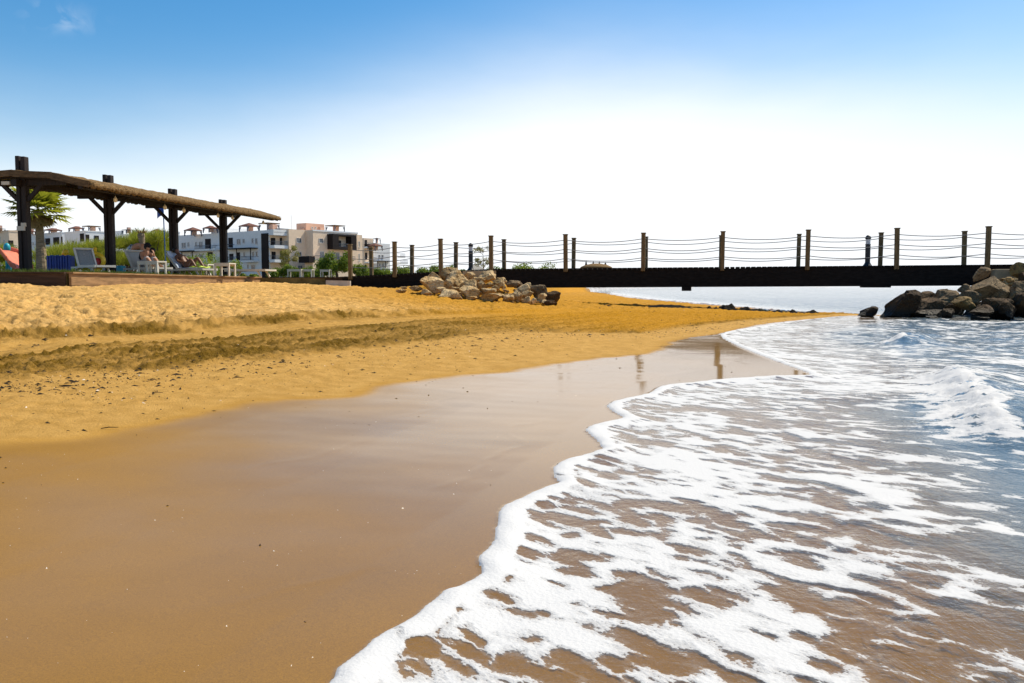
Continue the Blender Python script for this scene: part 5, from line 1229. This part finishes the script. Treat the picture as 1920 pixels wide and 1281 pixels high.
m = MB(); m.tube([(.82, 0, .60), (.89, 0, .72)], [.158, .175], 16); child(pb, 'top', m, M['cloth_black'])
m = MB()
for y in (-1, 1): m.tube([(.84, y * .08, .43), (1.06, y * .12, .52), (1.24, y * .13, .62)], [.132, .105, .088], 12)
m.tube([(.79, 0, .37), (.79, 0, .52)], [.165, .15], 14); child(pb, 'wrap', m, M['cloth_grey'])
m = MB()
for y in (-1, 1): m.ball((1.132, y * .034, .965), .010, 8, 6)
child(pb, 'eyes', m, M['hair'])
# bather bending over behind the lounger, patterned shorts
J = dict(pelvis=(0, 0, .92, .135), waist=(.16, 0, 1.08, .135), chest=(.40, 0, 1.08, .155), neck=(.58, 0, .98, .06), jaw=(.64, 0, .93, .072), skull=(.72, 0, .88, .088), nose=(.66, 0, .85, .014))
for s, y in (('l', 1), ('r', -1)):
    J.update({'sh' + s: (.46, y * .20, 1.02, .06), 'el' + s: (.52, y * .22, .74, .043), 'wr' + s: (.62, y * .16, .54, .030), 'hp' + s: (-.01, y * .11, .86, .095), 'kn' + s: (.05, y * .12, .47, .064), 'an' + s: (-.03, y * .12, .08, .042), 'to' + s: (.13, y * .13, .035, .034)})
pb = person(on(250, 29.8, ZT), R(-8), J, limbs(J), M['skin_red'], 'shirtless person bending over behind the loungers in patterned grey shorts', [('wrl', (.2, 0, -1), (.9, -.2, .2), .45), ('wrr', (.2, 0, -1), (.9, .2, .2), .45)])
m = MB(); m.tube([(.07, 0, 1.02), (-.01, 0, .92), (-.03, 0, .84)], [.165, .185, .19], 16)
for y in (-1, 1): m.tube([(-.02, y * .10, .86), (.0, y * .115, .68), (.03, y * .12, .55)], [.135, .122, .115], 14)
child(pb, 'shorts', m, M['cloth_pattern']); child(pb, 'hair', MB().ball((.735, 0, .905), (.10, .095, .098)), M['hair'])
# lying bather with raised knees
cb_ = b0; 
def bk(s, y, n, r): p = cb_ + bd * s + bn * n; return (p.x, y, p.z, r)
J = dict(pelvis=(.78, 0, .37, .125), waist=bk(.16, 0, .16, .11), chest=bk(.40, 0, .17, .135), neck=bk(.60, 0, .17, .052), jaw=bk(.67, 0, .20, .07), skull=bk(.77, 0, .18, .088), nose=bk(.70, 0, .29, .014))
for s, y in (('l', 1), ('r', -1)):
    J.update({'sh' + s: bk(.48, y * .18, .16, .055), 'el' + s: bk(.22, y * .27, .18, .042), 'wr' + s: (.86, y * .20, .50, .029), 'hp' + s: (.86, y * .10, .37, .09), 'kn' + s: (1.16 + .05 * y, y * .11, .62 + .03 * y, .064), 'an' + s: (1.42 + .06 * y, y * .12, .32, .042), 'to' + s: (1.56 + .06 * y, y * .13, .31, .030)})
pb = person(t3.location, t3.rotation_euler.z, J, limbs(J), M['skin_dark'], 'deeply tanned person lying back on the blue towel with knees raised', [('wrl', (1, -.1, .1), (0, -.3, -1), .3), ('wrr', (1, .1, .1), (0, .3, -1), .3)])
h = bk(.77, 0, .155, 0); child(pb, 'hair', MB().ball(h[:3], (.10, .10, .10)), M['hair'])
m = MB(); m.tube([(.72, 0, .36), (.86, 0, .38)], [.15, .158], 14); child(pb, 'trunks', m, M['cloth_black'])
# ------------------------------------------------------------------ playground things
# coral slide
Y = 27.0
def sl(px, py, dy=0): q = P(px, py, Y + dy); return V((q.x, q.y, q.z))
t = empty('slide', on(10, Y, ZT), 'coral red plastic slide with raised sides at the edge of the lawn', 'slide')
path = [(-12, 470), (2, 474), (14, 489), (23, 501), (31, 504.5)]
pl = [sl(x, y) for x, y in path]; m = MB(); off = V((0, .9, 0))
m2, m3 = MB(), MB()
for a, c in zip(pl[:-1], pl[1:]):
    up = V((0, 0, .035)); m.hexa([a, c, c + off, a + off, a + up, c + up, c + off + up, a + off + up])
    for mm, e0 in ((m2, V((0, -.07, 0))), (m3, off + V((0, .002, 0)))):
        th_ = V((0, .068, 0)); lo = V((0, 0, -.03)); hi = V((0, 0, .16)); mm.hexa([a + e0 + lo, c + e0 + lo, c + e0 + lo + th_, a + e0 + lo + th_, a + e0 + hi, c + e0 + hi, c + e0 + hi + th_, a + e0 + hi + th_])
m.build('chute', M['coral'], t); m2.build('side_rail', M['coral'], t, bevel=.02); m3.build('side_rail', M['coral'], t, bevel=.02)
a = pl[0]; m = MB()
for dy in (.05, .85): m.beam((a.x - .05, a.y + dy, ZT), (a.x + .1, a.y + dy, a.z), .08, .08)
m.build('ladder', M['teal'], t); c = sl(13, 465, .95); m = MB(); m.ball((c.x, c.y, c.z), (.105, .105, .16)); m.tube([(c.x, c.y, c.z), (c.x, c.y, ZT)], .06, 8); m.build('knob_post', M['teal'], t, smooth=True)
# blue play crate
a, c = P(91, 480, 26.4), P(136, 480, 26.4); t = empty('play_crate', ((a.x + c.x) / 2, 26.4, ZT), 'royal blue plastic play panel with ribbed sides on the lawn', 'play panel')
m = MB(); n = 9; L = c.x - a.x; zt_ = a.z
for k in range(n):
    x = a.x + L * (k + .5) / n; m.box((x, 26.4, (ZT + zt_) / 2), (L / n * .82, .30 + .03 * (k % 2), zt_ - ZT))
m.box(((a.x + c.x) / 2, 26.4, (ZT + zt_) / 2 - .04), (L, .24, zt_ - ZT - .08)); m.build('panel', M['blue'], t, bevel=.015)
m = MB()
for k in range(4): m.ball((a.x + L * (k * 2 + 1.4) / n, 26.4, zt_ + .005), (.055, .10, .02))
m.build('studs', M['blue'], t, smooth=True)
m = MB(); q = P(88.5, 484, 26.5); m.ball((q.x, q.y, q.z), (.05, .08, .07)); m.tube([(q.x, q.y, q.z), (q.x, q.y, ZT)], .03, 8); m.build('side_knob', M['lime'], t, smooth=True)
q = P(138.5, 500, 26.2); m = MB()
for dx, dz in ((0, .06), (.06, .13), (-.03, .18)): m.ball((q.x + dx, q.y, ZT + dz), (.055, .05, .055))
m.build('toy_blocks', M['lime'], org=(q.x, q.y, ZT), smooth=True); tag(bpy.data.objects['toy_blocks'], 'lime green plastic toy beside the end of the blue play panel', 'toy')
# yellow toys
def duck(px, Y, hpx, label, name):
    q = P(px, 500, Y); k = hpx / FPX * Y; t = empty(name, (q.x, Y, ZT), label, 'toy'); return q, k, t
q, k, t = duck(126, 28, 51, 'yellow plastic rocking toy with an upright head behind the blue play panel', 'rocking_toy')
m = MB(); m.tube([(q.x + .10, q.y, ZT + .02), (q.x + .06, q.y, ZT + k * .45), (q.x + .02, q.y, ZT + k * .75)], [.17, .15, .09], 12); m.build('toy_body', M['yellow'], t, smooth=True)
m = MB(); m.ball((q.x - .04, q.y, ZT + k * .86), (.10, .09, .12)); m.tube([(q.x - .10, q.y, ZT + k * .82), (q.x - .17, q.y, ZT + k * .79)], [.04, .02], 8); m.build('toy_head', M['yellow'], t, smooth=True)
q, k, t = duck(179.5, 26.4, 39, 'round yellow ring toy with a long upright head and a red and blue ball inside', 'ring_toy')
cz = ZT + .44; MB().lathe((q.x, q.y, ZT), [(.20, 0), (.16, .06), (.10, .20), (.12, .26)], 12).build('toy_base', M['yellow'], t, smooth=True); m = MB(); ring = [(q.x + .245 * math.cos(a), q.y, cz + .225 * math.sin(a)) for a in np.linspace(0, 2 * math.pi, 30)[:-1]]
n = len(ring); vs_, fs_ = [], []
for i, p in enumerate(ring):
    a = 2 * math.pi * i / n
    for j in range(10):
        b_ = 2 * math.pi * j / 10; rr_ = .055 * (1 + .3 * math.sin(a)); vs_.append((p[0] + rr_ * math.cos(b_) * math.cos(a), p[1] + .11 * math.sin(b_), p[2] + rr_ * math.cos(b_) * math.sin(a)))
for i in range(n):
    for j in range(10): fs_.append((i * 10 + j, ((i + 1) % n) * 10 + j, ((i + 1) % n) * 10 + (j + 1) % 10, i * 10 + (j + 1) % 10))
m.add(vs_, fs_).build('ring', M['yellow'], t, smooth=True)
m = MB(); m.tube([(q.x, q.y, cz + .20), (q.x, q.y, cz + .33)], [.06, .045], 10); m.ball((q.x, q.y, cz + .37), (.055, .06, .07)); m.build('toy_head', M['yellow'], t, smooth=True)
m = MB(); m.ball((q.x - .03, q.y - .02, cz - .05), (.16, .13, .15)); bl_ = m.build('ball', M['blue'], t, smooth=True)
m = MB(); m.ball((q.x + .07, q.y - .0, cz - .04), (.115, .145, .15)); m.build('ball_patch', M['red'], bl_, smooth=True)
q = P(198, 491, 28.5); m = MB(); m.box((q.x, q.y, ZT + .24), (.22, .05, .44)); m.box((q.x, q.y, ZT + .02), (.22, .3, .04)); m.build('white_panel', M['frame'], org=(q.x, q.y, ZT), bevel=.02); tag(bpy.data.objects['white_panel'], 'upright white plastic panel between the ring toy and the second pergola post', 'panel')
q = P(226, 497, 29.5); m = MB(); m.lathe((q.x, q.y, ZT), [(.13, 0), (.17, .12), (.17, .34), (.155, .36), (.02, .37)], 14); m.build('teal_tub', M['teal'], org=(q.x, q.y, ZT), smooth=False); tag(bpy.data.objects['teal_tub'], 'teal plastic tub behind the lounger of the seated bather', 'tub')
# ------------------------------------------------------------------ washed-up bits on the sand
yr_l, ur_l = yr, ur
def zat(x, y):
    r_ = np.clip(np.searchsorted(yr_l, y), 0, NR - 1); c_ = np.clip(np.searchsorted(ur_l, x / (y + 2.4)), 0, NC - 1); return Z[r_, c_]
def flecks(n, line, dmean, dsd, smin, smax, elong, seed, clus=0.0, t0=0.0, t1=1.0):
    r = np.random.default_rng(seed); p = np.array(line); seg = np.hypot(*(p[1:] - p[:-1]).T); cs = np.concatenate([[0], np.cumsum(seg)])
    # even in the picture rather than on the ground: more of them close by, where they can be seen
    q = r.uniform(t0, t1, n)
    if clus: cc = r.uniform(t0, t1, max(3, n // 14)); q = np.where(r.random(n) < clus, cc[r.integers(0, len(cc), n)] + r.normal(0, .006, n), q)
    q = np.clip(q, 0, 1) * (len(p) - 1.001); i = q.astype(int); f = (q - i)[:, None]; base = p[i] * (1 - f) + p[i + 1] * f; e = p[i + 1] - p[i]; e = e / np.linalg.norm(e, axis=1)[:, None]
    off_ = r.normal(dmean, dsd, n)[:, None]; pos = base + np.stack([-e[:, 1], e[:, 0]], 1) * off_ + r.normal(0, .05, (n, 2)); z = zat(pos[:, 0], pos[:, 1])
    s = smin * (smax / smin) ** (r.random(n) ** 2.2); a = r.uniform(0, 6.28, n); L = s * r.uniform(1, elong, n)
    X_ = np.stack([np.cos(a), np.sin(a), 0 * a], 1) * L[:, None]; Y_ = np.stack([-np.sin(a), np.cos(a), 0 * a], 1) * s[:, None] * .55; Zv = np.stack([0 * a, 0 * a, s * r.uniform(.25, .7, n)], 1)
    c = np.stack([pos[:, 0], pos[:, 1], z + .001], 1); jt = lambda: r.normal(0, .18, (n, 3)) * s[:, None]
    v = np.stack([c - X_ + jt() * .5, c - Y_ + jt() * .5, c + X_ + jt() * .5, c + Y_ + jt() * .5, c + Zv + jt()], 1); v[:, :4, 2] = (z - .002)[:, None]
    f_ = np.array([(0, 1, 4), (1, 2, 4), (2, 3, 4), (3, 0, 4)]); fs_ = (f_[None] + 5 * np.arange(n)[:, None, None]).reshape(-1, 3)
    return v.reshape(-1, 3), fs_
def many(lst):
    V_, F_, k = [], [], 0
    for v, f in lst: V_.append(v); F_.append(f + k); k += len(v)
    return np.concatenate(V_), np.concatenate(F_)
v, f = many([flecks(2200, RAKL, -.25, .26, .0035, .022, 2.6, 1, .65), flecks(1100, RAKL, -.75, .42, .003, .015, 2.2, 2, .5), flecks(700, RAKL, .6, .5, .006, .024, 2, 3, .3), flecks(420, SCAL, .6, 1.6, .008, .035, 1.8, 4, .2),
    flecks(260, WETL, .15, .35, .003, .014, 2.6, 5, .5), flecks(60, WETL, -1.2, .7, .004, .012, 2, 6)])
tag(link('seaweed_scraps', npmesh('seaweed_scraps', v, f, M['weed'], False)), kind='stuff')
tw_, fw_ = [], []
m = MB()
for k in range(22):
    p = random.choice(RAKL[2:-2]); x, y = p[0] + random.gauss(.35, .5), p[1] + random.gauss(-.1, .5); a = random.uniform(-.6, .6); L = random.uniform(.03, .10); z = float(zat(np.array([x]), np.array([y]))[0])
    m.tube([(x, y, z + .004), (x + math.cos(a) * L * .5, y + math.sin(a) * L * .5, z + .012), (x + math.cos(a + .4) * L, y + math.sin(a + .4) * L, z + .006)], [.002, .0028, .0015], 5)
tag(m.build('twig_litter', M['weed']), kind='stuff')
v, f = many([flecks(240, WETL, -1.1, .8, .0014, .0045, 1.6, 11), flecks(260, RAKL, -.5, .45, .003, .012, 1.8, 12, .4), flecks(60, EDGE[:60], .5, .35, .0015, .006, 2.0, 13), flecks(60, SCAL, 1.0, 2.0, .004, .012, 1.5, 14)])
tag(link('shell_fragments', npmesh('shell_fragments', v, f, M['shell'], False)), kind='stuff')
